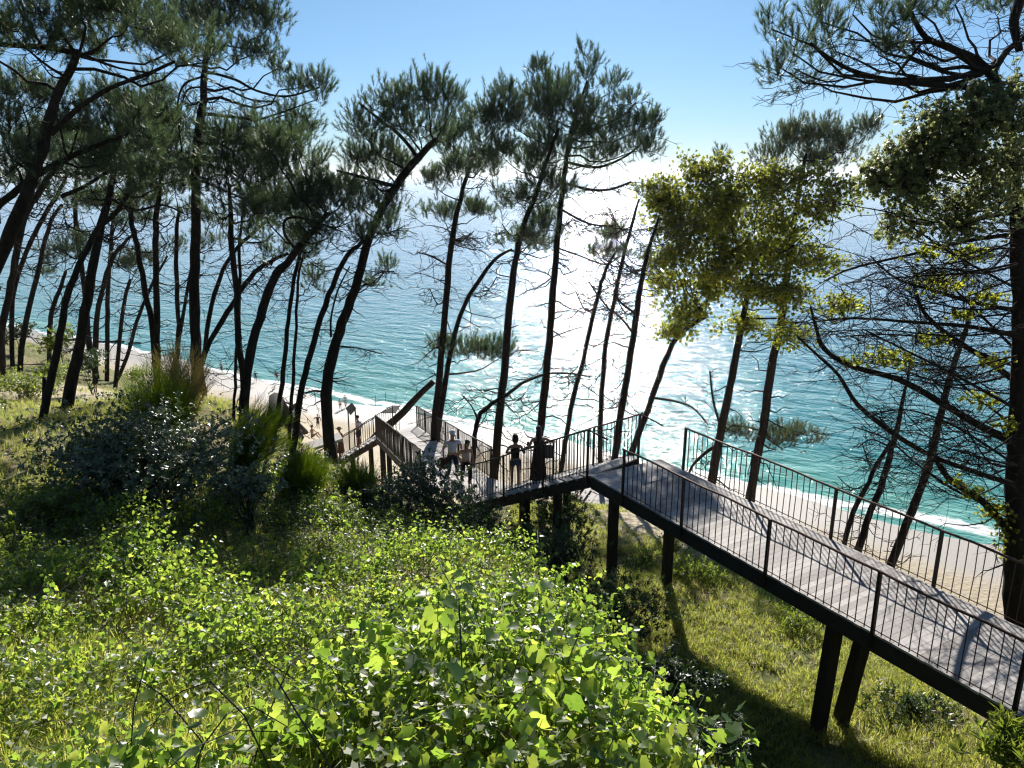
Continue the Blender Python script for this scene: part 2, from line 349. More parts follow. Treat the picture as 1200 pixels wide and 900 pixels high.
# ================================================================ walkway, stairs
D1 = np.array([.5, -.866, 0]); N1 = np.array([.866, .5, 0]); A1 = np.array([2.05, 18.6, -7.5]); WID = 2.3
D2 = np.array([-.66, .75, 0]); D2 /= np.linalg.norm(D2); N2 = np.array([D2[1], -D2[0], 0]);
UP = np.array([0, 0, 1.])
def railing(parent, pts, h=1.15, bar=.17, name='railing', bays=None, mat='rust', posts=True, ext=None, drop=.28, wob=.012, org=(0,0,0)):
    """pts: base line of the railing (one point per post)"""
    pts = [np.asarray(p, float) - np.asarray(org) for p in pts]
    top = [p + UP*h for p in pts]
    line = []
    for i in range(len(top)-1):
        for k in range(4):
            q = top[i] + (top[i+1]-top[i])*k/4; line.append(q + np.r_[RS.normal(0, wob, 3)])
    line.append(top[-1])
    if ext is not None: line.append(top[-1] + np.asarray(ext)); 
    mb = MB(); mb.tube(line, .024, 6)
    r = mb.build(name, MAT[mat], parent, smooth=True)
    for i, p in enumerate(pts):
        mb = MB(); lean = np.r_[RS.normal(0, .012, 2), 0]
        mb.beam(p - UP*drop, p + UP*(h+.015) + lean, .055, .055, (1, .3, 0)); mb.build('post', MAT['iron'], r)
    for i in range(len(pts)-1):
        a, b = pts[i], pts[i+1]; Ln = np.linalg.norm((b-a)[:2]); n = max(2, int(round(Ln/bar)))
        mb = MB()
        for k in range(1, n):
            q = a + (b-a)*k/n + (b-a)/n*RS.normal(0, .06); mb.tube([q+UP*.02, q+UP*h*.5+RS.normal(0, .006, 3), q+UP*(h-.01)], .0115, 4, False)
        mb.tube([a+UP*.07, b+UP*.07], .010, 4, False)
        mb.build('bar_panel', MAT[mat], r)
    return r
def boards(mb, a, d, n, L, w, step=.145, th=.04, gap=.006, jit=.02):
    k = int(L/step)
    for i in range(k):
        p = a + d*(i*step + gap/2); q = p + d*(step-gap); e0 = RS.normal(0, jit); e1 = RS.normal(0, jit); z = RS.normal(0, .0008)*UP
        mb.prism([p - n*(.03+e0*.3)+z, q - n*(.03+e0*.3)+z, q + n*(w+.03+e1*.3)+z, p + n*(w+.03+e1*.3)+z], -th, 0)
def post(parent, x, y, top, s=.24, name='support_post', lean=(0, 0), org=(0,0,0)):
    z0 = g1(x+lean[0], y+lean[1]) - .5; o = np.asarray(org)
    mb = MB(); mb.beam(np.array([x+lean[0], y+lean[1], z0])-o, np.array([x, y, top])-o, s, s, (1, .2, 0)); return mb.build(name, MAT['post'], parent)
# ---- level walkway
LW = 24.0
wk = empty('walkway', A1); tag(wk, 'long timber walkway with grey boards and rusty iron railings running to the lower right corner', 'walkway')
mb = MB(); boards(mb, np.zeros(3), D1, N1, LW, WID); dk = mb.build('deck', MAT['deck'], wk)
for s_ in (0.06, WID-.06):
    mb = MB(); mb.beam(N1*s_ - UP*.215, N1*s_ + D1*LW - UP*.215, .10, .34); mb.build('edge_beam', MAT['beam'], wk)
mb = MB()
for k in range(12): mb.beam(D1*(.4+k*2.0) + N1*.12 - UP*.16, D1*(.4+k*2.0) + N1*(WID-.12) - UP*.16, .08, .18)
mb.build('joists', MAT['beam'], wk)
near = [A1 - N1*.03 + D1*t for t in (1.35, 3.45, 5.85, 8.2, 10.5, 12.8, 15.1, 17.4, 19.7, 22)]
far = [A1 + N1*(WID+.03) + D1*t for t in (.9, 3.2, 5.5, 7.8, 10.1, 12.4, 14.7, 17, 19.3, 21.6)]
r = railing(wk, [A1 - N1*.03 + D1*.9] + near[1:] if False else near, org=A1); railing(wk, far, org=A1)
for (dx, s_, ln) in ((.55, .35, (0, 0)), (1.2, WID-.6, (0, 0)), (7.3, .25, (-.18, -.15)), (7.6, .75, (-.28, .1)), (14.5, .3, (0, 0)), (14.5, WID-.3, (0, 0)), (20.5, .3, (0,0))):
    p = A1 + D1*dx + N1*s_; post(wk, p[0], p[1], A1[2]-.38, .22, lean=ln, org=A1)
# ---- upper stairs
def stairs(label, P, d, n, w, L, drop, ns, rail_ext=(None, None), rails=(1, 1), h=1.2, nposts=5):
    st = empty('staircase', P); tag(st, label, 'staircase', 'timber stairs down the slope')
    run = L/ns; rise = drop/ns
    for k in range(ns):
        mb = MB(); p = d*(k*run) - UP*rise*(k+.5)
        mb.prism([p - n*.04, p + d*(run*.86) - n*.04, p + d*(run*.86) + n*(w+.04), p + n*(w+.04)], -.045, 0)
        mb.build('tread', MAT['deck'], st)
    sl = d*L - UP*drop
    for s_ in (.05, w-.05):
        mb = MB(); mb.beam(n*s_ - UP*.26 - sl*.02, n*s_ + sl*1.02 - UP*.26, .07, .30); mb.build('stringer', MAT['beam'], st)
    for i, s_ in enumerate((-.03, w+.03)):
        if not rails[i]: continue
        pts = [P + n*s_ + sl*t for t in np.linspace(0, 1, nposts)][::-1]
        railing(st, pts, h=h, bar=.13, mat='iron', ext=rail_ext[i], org=P)
    return st
P2 = np.array([1.98, 18.72, -7.5]); W2 = 2.0; L2 = 5.0
s1 = stairs('dark timber stair flight dropping left from the high end of the long walkway', P2, D2, N2, W2, L2, 2.45, 14,
       rail_ext=(np.array([.5, -.15, -.22]), np.array([.62, -.1, -.3])), nposts=4)
for t, s_ in ((1.3, .2), (2.4, 1.7), (2.6, .2), (4.6, .3), (4.4, 1.7)):
    p = P2 + D2*t + N2*s_; post(s1, p[0], p[1], P2[2]-.4-2.45*t/L2, .2, org=P2)
# ---- ramp
B0 = P2 + D2*L2 - UP*2.5
C0 = B0 + np.array([-.9, .9, -.02])
a0 = np.array([-2.95, 24.2, -10.05]); b0 = np.array([-.75, 24.6, -10.05]); a1 = np.array([-7.0, 37.6, -13.0]); b1 = np.array([-5.2, 39.3, -13.0])
rp = empty('ramp', a0); tag(rp, 'boarded ramp between the two stair flights, dappled with tree shade', 'ramp')
mb = MB(); Q = [B0, B0+N2*W2, b0, a0]
mb.prism([q - a0 for q in [np.r_[q[:2], -10.02] for q in Q]], -.05, 0); mb.build('landing', MAT['deck'], rp)
mb = MB(); nb = 100
for k in range(nb):
    t0, t1 = k/nb + .0006, (k+1)/nb - .0006
    mb.prism([a0+(a1-a0)*t0-a0, b0+(b1-b0)*t0-a0, b0+(b1-b0)*t1-a0, a0+(a1-a0)*t1-a0], -.04, 0)
mb.build('deck', MAT['deck'], rp)
for a, b in ((a0, a1), (b0, b1)):
    mb = MB(); mb.beam(a-a0-UP*.21, b-a0-UP*.21, .09, .32); mb.build('edge_beam', MAT['beam'], rp)
nrm = unit(np.array([b0[0]-a0[0], b0[1]-a0[1], 0]))*.03
railing(rp, [a0-nrm+(a1-a0)*t for t in np.linspace(0.03, 1, 7)], h=1.15, bar=.16, mat='iron', org=a0)
railing(rp, [b0+nrm+(b1-b0)*t for t in np.linspace(0, .98, 7)], h=1.15, bar=.16, mat='iron', org=a0)
for t in (.05, .45, .8, .97):
    for (a, b) in ((a0, a1), (b0, b1)):
        p = a + (b-a)*t; p = p + (nrm*8 if a is a0 else -nrm*8); post(rp, p[0], p[1], p[2]-.35, .24, org=a0)
# ---- lower flight
P3 = np.array([-6.9, 37.75, -13.05]); D3 = unit(np.array([-.97, .25, 0])); N3 = np.array([-D3[1], D3[0], 0]); N3 = N3 if N3[1] > 0 else -N3
s2 = stairs('far stair flight descending left to the sand below the ramp', P3, D3, N3, 1.8, 4.6, 3.0, 16, nposts=5, h=1.1)
for t, s_ in ((.6, .2), (2.4, .2), (.6, 1.6), (2.4, 1.6)):
    p = P3 + D3*t + N3*s_; post(s2, p[0], p[1], P3[2]-.4-3.0*t/4.6, .25, org=P3)
# ---- small flight and platform seen under the walkway
P4 = W(668, 577, 30.0); D4 = unit(np.array([.9, -.35, 0])); N4 = unit(np.array([.35, .9, 0]))
s3 = stairs('short sunlit stair flight seen beneath the long walkway', P4, D4, N4, 1.3, 1.9, .9, 6, rails=(0, 0))
for t, s_ in ((.2, .15), (.2, 1.1)):
    p = P4 + D4*t + N4*s_; post(s3, p[0], p[1], P4[2]-.3, .14, org=P4)
P5 = W(672, 603, 28.6); tp = empty('platform', P5); tag(tp, 'low timber platform holding back sand below the walkway', 'platform')
e = W(752, 606, 28.0) - P5; e = np.array([e[0], e[1], -.05]); bk = np.array([.6, 2.6, .05])
mb = MB(); mb.prism([np.zeros(3), e, e+bk, bk], -.08, 0); mb.build('deck', MAT['deck'], tp)
mb = MB(); mb.beam(e*.0-UP*.5, e-UP*.5, .06, .8); mb.build('front_board', MAT['drift'], tp)
for t in (.02, .33, .66, .98):
    mb = MB(); mb.beam(e*t + np.array([0, -.08, -1.2]), e*t + np.array([0, -.08, -.02]), .14, .1, (1, 0, 0)); mb.build('stake', MAT['post'], tp)
# ================================================================ foliage templates
def tri_leafs(n, L, wd, cone0, cone1, span, rs):
    """a needle tuft along +Y: n thin triangles"""
    V = []; F = []
    for i in range(n):
        s = span*rs.random(); a = rs.random()*2*PI; c = cone0 + (cone1-cone0)*rs.random()*(1-.5*s/span)
        d = np.array([math.cos(a)*math.sin(c), math.cos(c), math.sin(a)*math.sin(c)]); b = np.array([0, s, 0])
        sd = np.cross(d, rs.normal(size=3)); sd /= np.linalg.norm(sd); l = L*(.7+.45*rs.random())
        V += [b - sd*wd/2, b + sd*wd/2, b + d*l + np.array([0, .02*rs.random(), 0])]; F.append([3*i, 3*i+1, 3*i+2])
    return np.array(V), np.array(F)
_rs = np.random.default_rng(3)
TUFTS = [tri_leafs(60, .14, .0082, .3, 1.2, .24, _rs) for _ in range(5)]
# broad leaf: folded blade along +Y, normal +Z; (kite of 6 verts)
def leaf_shape(kind):
    if kind == 'oval':   P = [(0, 0, 0), (.20, .35, .03), (.0, .45, -.02), (-.20, .35, .03), (.17, .75, .01), (-.17, .75, .01), (0, 1.0, -.08)]; F = [(0, 1, 2), (0, 2, 3), (2, 1, 4), (3, 2, 5), (2, 4, 6), (2, 6, 5)]
    elif kind == 'heart': P = [(0, .06, 0), (.34, .02, .10), (.50, .38, .09), (.30, .72, .03), (0, 1.08, -.16), (-.30, .72, .03), (-.50, .38, .09), (-.34, .02, .10), (0, .5, -.05)]; F = [(0, 1, 8), (1, 2, 8), (2, 3, 8), (3, 4, 8), (4, 5, 8), (5, 6, 8), (6, 7, 8), (7, 0, 8)]
    elif kind == 'lobed': P = [(0, .12, 0), (.22, -.04, .06), (.50, .20, .10), (.43, .42, .05), (.44, .66, .06), (.26, .72, .0), (0, 1.05, -.14), (-.26, .72, 0), (-.44, .66, .06), (-.43, .42, .05), (-.50, .20, .10), (-.22, -.04, .06), (0, .45, -.05)]; F = [(i, (i+1) % 12, 12) for i in range(12)]
    elif kind == 'kite': P = [(0, 0, 0), (.24, .45, .04), (0, 1, -.05), (-.24, .45, .04)]; F = [(0, 1, 2), (0, 2, 3)]
    return np.array(P, float), np.array(F)
LEAF = {k: leaf_shape(k) for k in ('oval', 'heart', 'lobed', 'kite')}
def rosette(n, L, rs, kind='kite', wf=1.0, c0=.4, c1=1.5, span=.06):
    TV, TF = LEAF[kind]; V = []; F = []
    for i in range(n):
        a = i*2.4 + rs.random(); c = c0+(c1-c0)*rs.random(); d = np.array([math.cos(a)*math.sin(c), math.cos(c), math.sin(a)*math.sin(c)])
        up = np.array([0, 1., 0]); x = np.cross(d, up); x /= np.linalg.norm(x)+1e-6; z = np.cross(x, d); l = L*(.7+.5*rs.random())
        V.append(np.array([0, span*rs.random(), 0]) + l*(TV[:, :1]*x*wf + TV[:, 1:2]*d + TV[:, 2:]*z)); F.append(TF + i*len(TV))
    return np.concatenate(V), np.concatenate(F)
ROS = [rosette(13, .075, _rs, 'kite', 1.3) for _ in range(4)]
IVYR = [rosette(9, .065, _rs, 'kite', 1.7, .6, 1.6) for _ in range(4)]
def stamp_many(mb, T, O, D, sc=1.0):
    if len(O) == 0: return
    O = np.asarray(O); D = np.asarray(D); k = RS.integers(0, len(T), len(O))
    s = (sc*(.75+.5*RS.random(len(O))))[:, None]
    X, Y, Z = frames(D)
    for i, (V, F) in enumerate(T):
        m_ = k == i; mb.stamp(V, F, O[m_], X[m_]*s[m_], Y[m_]*s[m_], Z[m_]*s[m_])
# ================================================================ branches
def curve(a, b, n=6, sag=0., wob=.04):
    a = np.asarray(a, float); b = np.asarray(b, float); L = np.linalg.norm(b-a); t = np.linspace(0, 1, n)[:, None]
    P = a + (b-a)*t; P[:, 2:] -= sag*L*np.sin(PI*t)
    w_ = RS.normal(0, wob*L, (n, 3)); w_[0] = 0; w_[-1] = 0
    return P + w_*.5
def pix_line(pts, Y, dY=0.0):
    """pixel polyline (px,py,w) -> smooth 3-D points and radii"""
    P = []; R = []; n = len(pts)
    ph = RS.random()*6
    for i, (px, py, w_) in enumerate(pts):
        y = Y + dY*i/(n-1+1e-9) + .12*math.sin(ph+i*1.7)*(i > 0); P.append(W(px, py, y)); R.append(w_*.86*depth(py, y)/900/2)
    P = np.array(P); R = np.array(R)
    if n < 3: return curve(P[0], P[1], 5, 0, .02), np.linspace(R[0], R[1], 5)
    # Catmull-Rom
    Q = []; S = []
    for i in range(n-1):
        p0 = P[max(i-1, 0)]; p1 = P[i]; p2 = P[i+1]; p3 = P[min(i+2, n-1)]
        for t in (0, .25, .5, .75):
            Q.append(.5*((2*p1)+(-p0+p2)*t+(2*p0-5*p1+4*p2-p3)*t*t+(-p0+3*p1-3*p2+p3)*t**3)); S.append(R[i]+(R[i+1]-R[i])*t)
    Q.append(P[-1]); S.append(R[-1]); return np.array(Q), np.array(S)
def dead_twigs(mb, P, R, n, lo=.15, hi=.8, Lm=1.4, droop=.1):
    m_ = len(P); ts = max(1., P[0][1]/19)**.9
    for _ in range(n):
        f = lo + (hi-lo)*RS.random(); i = min(int(f*(m_-1)), m_-2); p = P[i]+(P[i+1]-P[i])*RS.random()
        a = RS.random()*2*PI; L = Lm*(.3+.9*RS.random()**1.5)
        d = np.array([math.cos(a), .6*math.sin(a), -droop+RS.normal(0, .35)]); d /= np.linalg.norm(d)
        e = p + d*L; C = curve(p, e, 6, RS.normal(.04, .12), .07); mb.tube(C, np.linspace(max(.008, R[i]*.12), .0045, 6)*ts, 4, False)
        for _ in range(RS.integers(2, 7)):
            j = RS.integers(1, 5); q = C[j]; d2 = unit(d + RS.normal(0, .7, 3)); l2 = L*(.15+.35*RS.random())
            C2 = curve(q, q+d2*l2, 5, RS.normal(0, .1), .08); mb.tube(C2, np.linspace(.006, .003, 5)*ts, 3, False)
def cluster_pts(c, r, n, top=.35):
    """points in an ellipsoid, denser towards its upper shell, with outward directions"""
    d = unit(RS.normal(size=(n, 3))); d[:, 2] = np.where(RS.random(n) < top, np.abs(d[:, 2]), d[:, 2])
    rad = RS.random(n)**.45; P = d*rad[:, None]*r
    # uneven outline
    k = 1 + .35*np.sin(d[:, 0]*5+c[0]*3)*np.cos(d[:, 2]*6+c[2]*5) + .15*np.sin(d[:, 1]*9)
    return c + P*k[:, None], d
def crown(mbL, mbB, P, R, clusters, Y, T, tsc=1.0, dens=30, up=.8, jspread=9, lim=1.0, rzf=.8, twr=.004):
    for cl in clusters:
        px, py, rx, ry = cl[:4]; dy = cl[4] if len(cl) > 4 else RS.normal(0, .5); k = cl[5] if len(cl) > 5 else 1.0
        y = Y+dy; t = depth(py, y); c = W(px, py, y); r = np.array([rx*t/900, .5*(rx+ry)*t/900*rzf, ry*t/900])
        n = int(dens*k*(r[0]*r[1]*r[2])**(2/3)*4) + 6
        # sub-clumps so that sky shows through
        ns = max(3, int(n/jspread)); S, sd2 = cluster_pts(c, r*1.0, ns); cr = .13*float((r[0]*r[2])**.5)+.10
        own = RS.integers(0, ns, n); O = S[own] + RS.normal(0, 1, (n, 3))*np.array([cr, cr, cr*.9])
        D = unit((O-c)/r*.35 + unit(O-S[own])*.45 + np.array([0, 0, up]) + RS.normal(0, .25, (n, 3)))
        stamp_many(mbL, T, O, D, tsc)
        # limb from the trunk to the cluster, branches to sub-clumps, twigs to tufts
        dd = np.linalg.norm(P-c, axis=1) + np.maximum(0, P[:, 2]-c[2]+.1*r[2])*1.5; i = int(np.argmin(dd)); i = max(1, i-1)
        a = P[i]; L = np.linalg.norm(c-a)
        lc = curve(a, c + np.array([0, 0, -.25*r[2]]), 7, .10, .05); mbB.tube(lc, np.linspace(min(R[i]*.5, .022+.010*L)*lim, .014*lim, 7), 5, False)
        nodes = np.concatenate([lc[2:], P[-3:]])
        order = np.argsort(np.linalg.norm(S-lc[-1], axis=1))
        for j in order:
            q = nodes[np.argmin(np.linalg.norm(nodes-S[j], axis=1))]
            b = curve(q, S[j], 5, .08, .06); mbB.tube(b, np.linspace(.010, .006, 5)*lim, 4, False); nodes = np.r_[nodes, b[2:4]]
        for j in range(n):
            s_ = S[own[j]]; mbB.tube([s_, (s_+O[j])/2 + [0, 0, -.02], O[j]+D[j]*.1], [twr, twr, twr*.6], 3, False)
def root_down(P, R):
    """extend the foot of a trunk to below the ground, flaring"""
    d = P[0]-P[1]; d /= np.linalg.norm(d); d[2] = min(d[2], -.8); d /= np.linalg.norm(d); p = P[0].copy(); add = []
    if P[0][2] < g1(P[0][0], P[0][1]) - .1:
        return P, R*np.r_[1.35, 1.15, np.ones(len(R)-2)]
    for _ in range(80):
        p = p + d*.35; add.append(p.copy())
        if p[2] < g1(p[0], p[1]) - .25: break
    add = np.array(add[::-1]); k = len(add); f = 1 + .45*np.exp(-np.arange(k)/1.2)
    return np.r_[add, P], np.r_[R[0]*f, R]
def side_limbs(pts, Y):
    out_ = []; n = len(pts)
    if n < 5: return out_
    for _ in range(RS.integers(2, 6)):
        i = RS.integers(n//2, n-1); px, py, w_ = pts[i]; s = RS.choice((-1, 1)); L = RS.uniform(14, 42)*(22/max(Y, 20))**.3
        out_.append(([(px, py, w_*.28), (px+s*L*.5, py+RS.uniform(-2, 9), w_*.22), (px+s*L, py-RS.uniform(0, 22), 1.2)], RS.normal(0, .6)))
    return out_
def add_tree(label, pts, Y=None, clusters=(), limbs=(), tw=8, cat='pine tree', name='pine_tree', T=None, leaf='needle', dens=105, tsc=1.0,
             up=1.15, dY=0, group='pines on the slope', lim=1.0, twL=1.4, js=9, twhi=.8):
    if Y is None: Y = hit(pts[0][0], pts[0][1]) or 30
    P, R = pix_line(pts, Y, dY); P, R = root_down(P, R)
    org = np.array([P[0][0], P[0][1], P[0][2]])
    if T is None and Y > 29: tsc *= 1.3; dens *= .62; tw = int(tw*1.9); twL *= 1.5
    elif T is None: tw = int(tw*1.5)
    if T is None: limbs = list(limbs) + side_limbs(pts, Y)
    t = empty(name, org); tag(t, label, cat, group)
    # crooked bark: small bends
    P[1:-1] += RS.normal(0, .012, P[1:-1].shape)
    br = MB(); lf = MB(); br.tube(P, R, 9, True, .16)
    for l in limbs:
        LP, LR = pix_line(l[0], Y + (l[1] if len(l) > 1 else 0)); br.tube(LP, LR, 6, False, .15); dead_twigs(br, LP, LR, max(2, int(tw*.5)), .2, 1, twL*.7)
    if tw: dead_twigs(br, P, R, tw, .2, twhi, twL)
    if clusters: crown(lf, br, P, R, clusters, Y, T or TUFTS, tsc, dens, up, js, lim)
    br.v = [v-org for v in br.v]; br.build('trunk', MAT['bark'], t, smooth=True)
    if lf.v: lf.v = [v-org for v in lf.v]; lf.build('crown', MAT[leaf], t)
    return t
TREES = [
 # label, pts, Y, clusters, limbs, twigs
 ('thick pine leaning right across the upper left, forked below its broad flat crown', [(-75,500,24),(-32,370,22),(0,300,19),(25,245,17),(45,190,15),(60,130,13),(78,90,11),(92,60,9)], 15,
  [(60,18,75,22),(150,22,62,26),(200,55,50,20),(20,40,50,22),(110,55,60,14),(-40,30,50,30),(100,-20,110,24),(240,70,22,12)],
  [([(60,157,8),(92,127,7),(130,103,6),(170,88,5),(205,72,4)],), ([(88,62,9),(50,55,8),(0,52,7),(-40,46,6)],), ([(50,55,4),(35,30,4),(22,-5,3)],), ([(92,62,6),(140,80,3),(185,86,2)],.4)], 10),
 ('leaning dark trunk crossing behind the thick forked pine at the far left', [(-60,400,15),(-30,270,12),(0,240,10),(30,215,9),(70,190,8),(110,172,6),(142,160,4)], 16,
  [(60,115,34,20),(30,200,34,22),(20,110,40,22),(150,150,40,22),(90,150,34,18),(0,150,30,25),(110,190,30,14)], [([(0,262,3),(-10,180,3),(-20,140,2)],)], 6),
 ('tall straight pine left of centre whose crown fills the top edge', [(233,455,17),(229,400,14),(228,330,13.5),(229,260,13),(230,187,12),(237,117,10),(242,67,7),(250,20,5)], 24,
  [(290,150,26,16),(335,165,30,16),(300,180,34,18,.8),(350,150,20,16),(215,25,70,28),(270,15,50,24),(180,50,40,22),(315,25,22,28),(290,62,34,16),(300,-15,50,15),(352,100,34,10),(372,112,16,16),(325,78,20,10),(340,130,18,10),(250,-20,80,20),(130,10,30,20)],
  [([(242,84,4),(275,93,4),(300,106,3.4),(335,113,3),(375,102,2)],), ([(243,92,3),(270,106,3),(295,117,2.6),(325,119,2)],), ([(237,90,3),(216,99,3),(208,125,2.6),(212,168,2),(213,190,1.5)],-.4),
   ([(235,102,2.6),(219,106,2.4),(212,130,2),(211,150,1.5)],.3), ([(236,183,5),(262,186,4.6),(292,196,4)],), ([(235,193,4),(268,200,3.6),(300,222,3),(345,240,2.4),(385,243,1.6)],.4),
   ([(236,212,3.2),(270,226,3),(300,240,2.6),(330,248,2)],-.3)], 14),
 ('pine trunk at the left edge curving up behind the thick pine', [(3,452,9),(2,390,9),(10,350,9),(17,313,9),(22,284,9),(31,249,8),(44,229,8),(60,204,7),(80,185,5)], None, [(30,180,34,20),(95,200,34,14),(70,165,34,18)], [], 8),
 ('slim pine at the left edge nearest the yellow grass', [(15,433,6),(15,350,6),(30,297,6),(53,250,6),(67,229,5),(80,200,4)], None, [(60,160,34,24),(20,215,25,14)], [], 6),
 ('slender pine with a long smooth curve rising over the low green bushes', [(23,437,7),(30,377,7),(47,307,6),(59,260,5),(73,240,4)], None, [(95,235,24,10),(55,225,20,12)], [], 8),
 ('pine beside the grey stump, bending right towards its top', [(50,493,11),(62,435,10),(73,380,9),(78,349,9),(98,300,8),(115,269,7),(140,244,6),(150,228,4)], None, [(170,225,34,14),(190,205,24,16),(130,205,24,12)], [], 9),
 ('stout pine rising straight above the white flecked laurel shrub', [(78,483,15),(90,420,14),(97,383,13),(107,322,12),(116,275,11),(128,229,9),(135,180,7),(140,150,5)], None,
  [(110,170,34,24),(150,200,30,16),(150,130,44,22),(120,115,24,20),(175,140,30,30),(160,170,36,16),(185,115,18,22)], [([(128,232,4),(160,246,3.5),(190,240,3),(215,250,2)],), ([(72,230,6),(100,218,5),(127,200,4)],)], 10),
 ('short broken pine trunk with one small tuft over the water', [(58,427,6),(58,387,6),(62,360,6),(70,340,5),(77,318,4)], None, [(76,296,28,14),(95,285,18,10),(52,322,10,5)], [], 8),
 ('thin pine bending left behind the stout pine', [(113,443,8),(104,400,8),(100,350,7),(96,313,6),(89,269,6),(89,220,5),(93,190,3)], None, [(90,160,24,14),(75,185,24,12)], [], 9),
 ('thin pine forking off to the right behind the stout pine', [(112,450,7),(113,380,7),(120,340,6),(131,304,6),(142,289,5),(156,275,3)], None, [(170,262,20,8),(140,262,16,8)], [], 7),
 ('very straight thin pine in the left grove', [(125,447,6),(126,380,6),(127,335,5.5),(131,275,5),(133,250,4)], None, [(150,238,22,8),(125,235,18,8)], [], 8),
 ('small pine with a rusty brown tuft seen against the sea', [(135,455,6),(142,380,5),(147,347,5),(153,327,4)], None, [(150,310,28,9),(165,300,20,8)], [], 5),
 ('thin trunk slanting far to the right with its foot near the sand', [(137,447,5),(150,415,5),(160,378,5),(175,340,4),(196,300,3)], None, [(205,290,16,8)], [], 8),
 ('pine trunk bowing left which joins a straight one at its foot', [(182,425,8),(178,380,8),(171,347,8),(162,295,7),(155,264,7),(151,229,6),(150,198,4)], 27, [(120,190,30,22),(110,235,30,14),(150,175,32,18),(190,170,24,20),(140,200,22,10)], [], 9),
 ('straight pine with a small dense crown above the horizon, its foot in golden grass', [(184,445,9),(184,380,8.5),(183,313,8),(183,258,8),(187,225,6),(190,190,4)], 27, [(245,170,24,24),(225,200,26,16),(165,245,30,14),(195,165,34,24),(200,190,40,16),(170,205,24,12),(185,130,16,26),(215,140,12,20)],
  [([(187,222,4),(170,206,3.5),(155,198,3)],)], 10),
 ('slim pine just left of the tall straight pine', [(207,420,6),(209,380,6),(207,335,6),(207,280,5.5),(210,245,4)], 30, [(205,225,30,12),(225,250,22,10)], [], 8),
 ('slim leaning pine half hidden by the tall straight pine', [(205,420,5),(213,380,5),(222,325,4),(232,280,3)], 30, [(245,260,22,10),(250,285,20,8)], [], 6),
 ('crooked pine right of the tall straight pine, leaning over the sea', [(236,430,6),(241,400,6),(251,346,6),(266,307,5),(290,278,5),(322,253,3)], 26, [(330,238,34,12),(300,260,22,9)], [], 10),
 ('low pine limb running steeply up to the right across the water', [(228,450,8),(246,400,7),(273,356,7),(288,331,7),(310,310,6),(338,297,4)], 25, [(350,290,22,9),(325,300,18,8)], [], 10),
 ('straight thick pine trunk behind the feathery broom bush', [(286,480,10),(285,437,9),(279,400,9),(277,346,8),(272,290,8),(270,251,6),(268,215,4)], 22,
  [(300,245,34,16),(260,160,24,20),(320,270,34,12),(270,200,36,20),(300,215,40,16),(290,180,36,22),(250,225,24,14)], [], 10),
 ('thin upright twin of the thick trunk behind the broom bush', [(278,400,4),(281,336,4.5),(281,278,4),(287,241,3)], 22.4, [(305,230,24,10)], [], 6),
 ('big pine sweeping right in a long S with a looped side limb', [(285,505,14),(288,450,13),(297,400,12),(312,351,12),(324,322,11),(349,292,10),(373,261,8),(386,250,6)], 20,
  [(385,275,34,14),(375,215,30,20),(310,250,26,12),(350,235,40,16),(400,235,30,16),(370,240,34,14),(345,250,24,12),(335,200,34,14),(350,180,34,22),(320,175,24,20)],
  [([(347,292,4),(334,275,4),(334,258,4),(350,255,3.6),(375,262,3),(402,272,2)],-.3)], 8),
 ('thin leaning pine with its foot at the beach logs', [(322,507,6.5),(330,450,6.5),(336,400,6),(341,351,5.5),(349,307,5),(362,278,3)], 22, [(372,262,22,10),(350,268,18,8)], [], 7),
 ('thinnest of the paired leaning trunks above the beach logs', [(338,515,5),(343,450,5),(346,400,4),(349,331,3.5),(358,292,2.5)], 22, [(366,325,14,14),(352,300,12,6)], [], 8),
 ('leaning pine just left of the big centre left pine', [(347,500,9),(355,450,8.5),(368,400,8),(385,346,7.5),(400,312,7),(415,290,6),(430,282,4)], 21, [(445,268,24,10),(425,272,22,9)], [([(388,395,3.5),(388,372,3),(396,340,2.6),(410,312,2)],)], 8),
 ('big pine left of the stairs, leaning right under a wide dark crown', [(390,548,18),(384,500,16),(383,450,15),(394,400,14),(408,360,13),(420,326,12),(435,272,11),(465,217,11),(490,185,10),(512,163,8)], 24,
  [(425,150,24,26,-.3),(460,125,34,24,.2),(500,110,34,22,0),(445,180,34,18,.3),(490,150,34,24,0),(530,120,20,22,.3),(410,220,40,16,.6),(440,245,44,14,-.4),(470,200,34,16,.7),(455,316,17,7,0),(436,331,10,4,0),(420,190,20,16,0)],
  [([(462,218,6),(440,212,5),(415,205,4),(395,200,3)],), ([(490,185,6),(470,160,5),(445,140,4),(420,120,3)],), ([(383,460,4),(368,458,3),(352,462,1.5)],), ([(412,350,2),(440,322,2),(462,318,1.5)],), ([(390,405,2.2),(420,408,2),(448,415,1.5)],)], 16),
 ('pine behind the stair landing, first of the centre group, splitting from one foot', [(508,540,11),(509,500,10),(515,440,9.5),(523,350,8.5),(530,280,8),(543,220,6),(556,180,5)], 34,
  [(555,150,26,24),(530,165,24,24),(580,135,20,26),(540,200,34,18),(510,215,24,14),(570,185,24,20),(520,250,30,12),(560,250,24,12),(592,120,14,24)], [([(527,312,3),(505,300,2.6),(490,296,2)],)], 16),
 ('curved slimmer pine sharing its foot with the pine behind the stair landing', [(510,535,8),(517,480,8),(526,425,7),(536,380,6.5),(551,345,6),(578,306,5),(600,292,3)], 34.5,
  [(612,285,30,9),(555,412,44,9,0,1.5),(520,405,16,9,0,1.5),(590,415,20,9,.1,1.2),(640,290,18,6)], [], 12),
 ('small crooked dead tree bending right above the upper stairs', [(553,570,7),(556,520,7),(560,492,6.5),(571,477,6),(595,462,5),(618,446,4),(650,437,3),(692,441,1.5)], 31, [], [([(560,492,3),(552,475,2),(540,462,1.2)],)], 12),
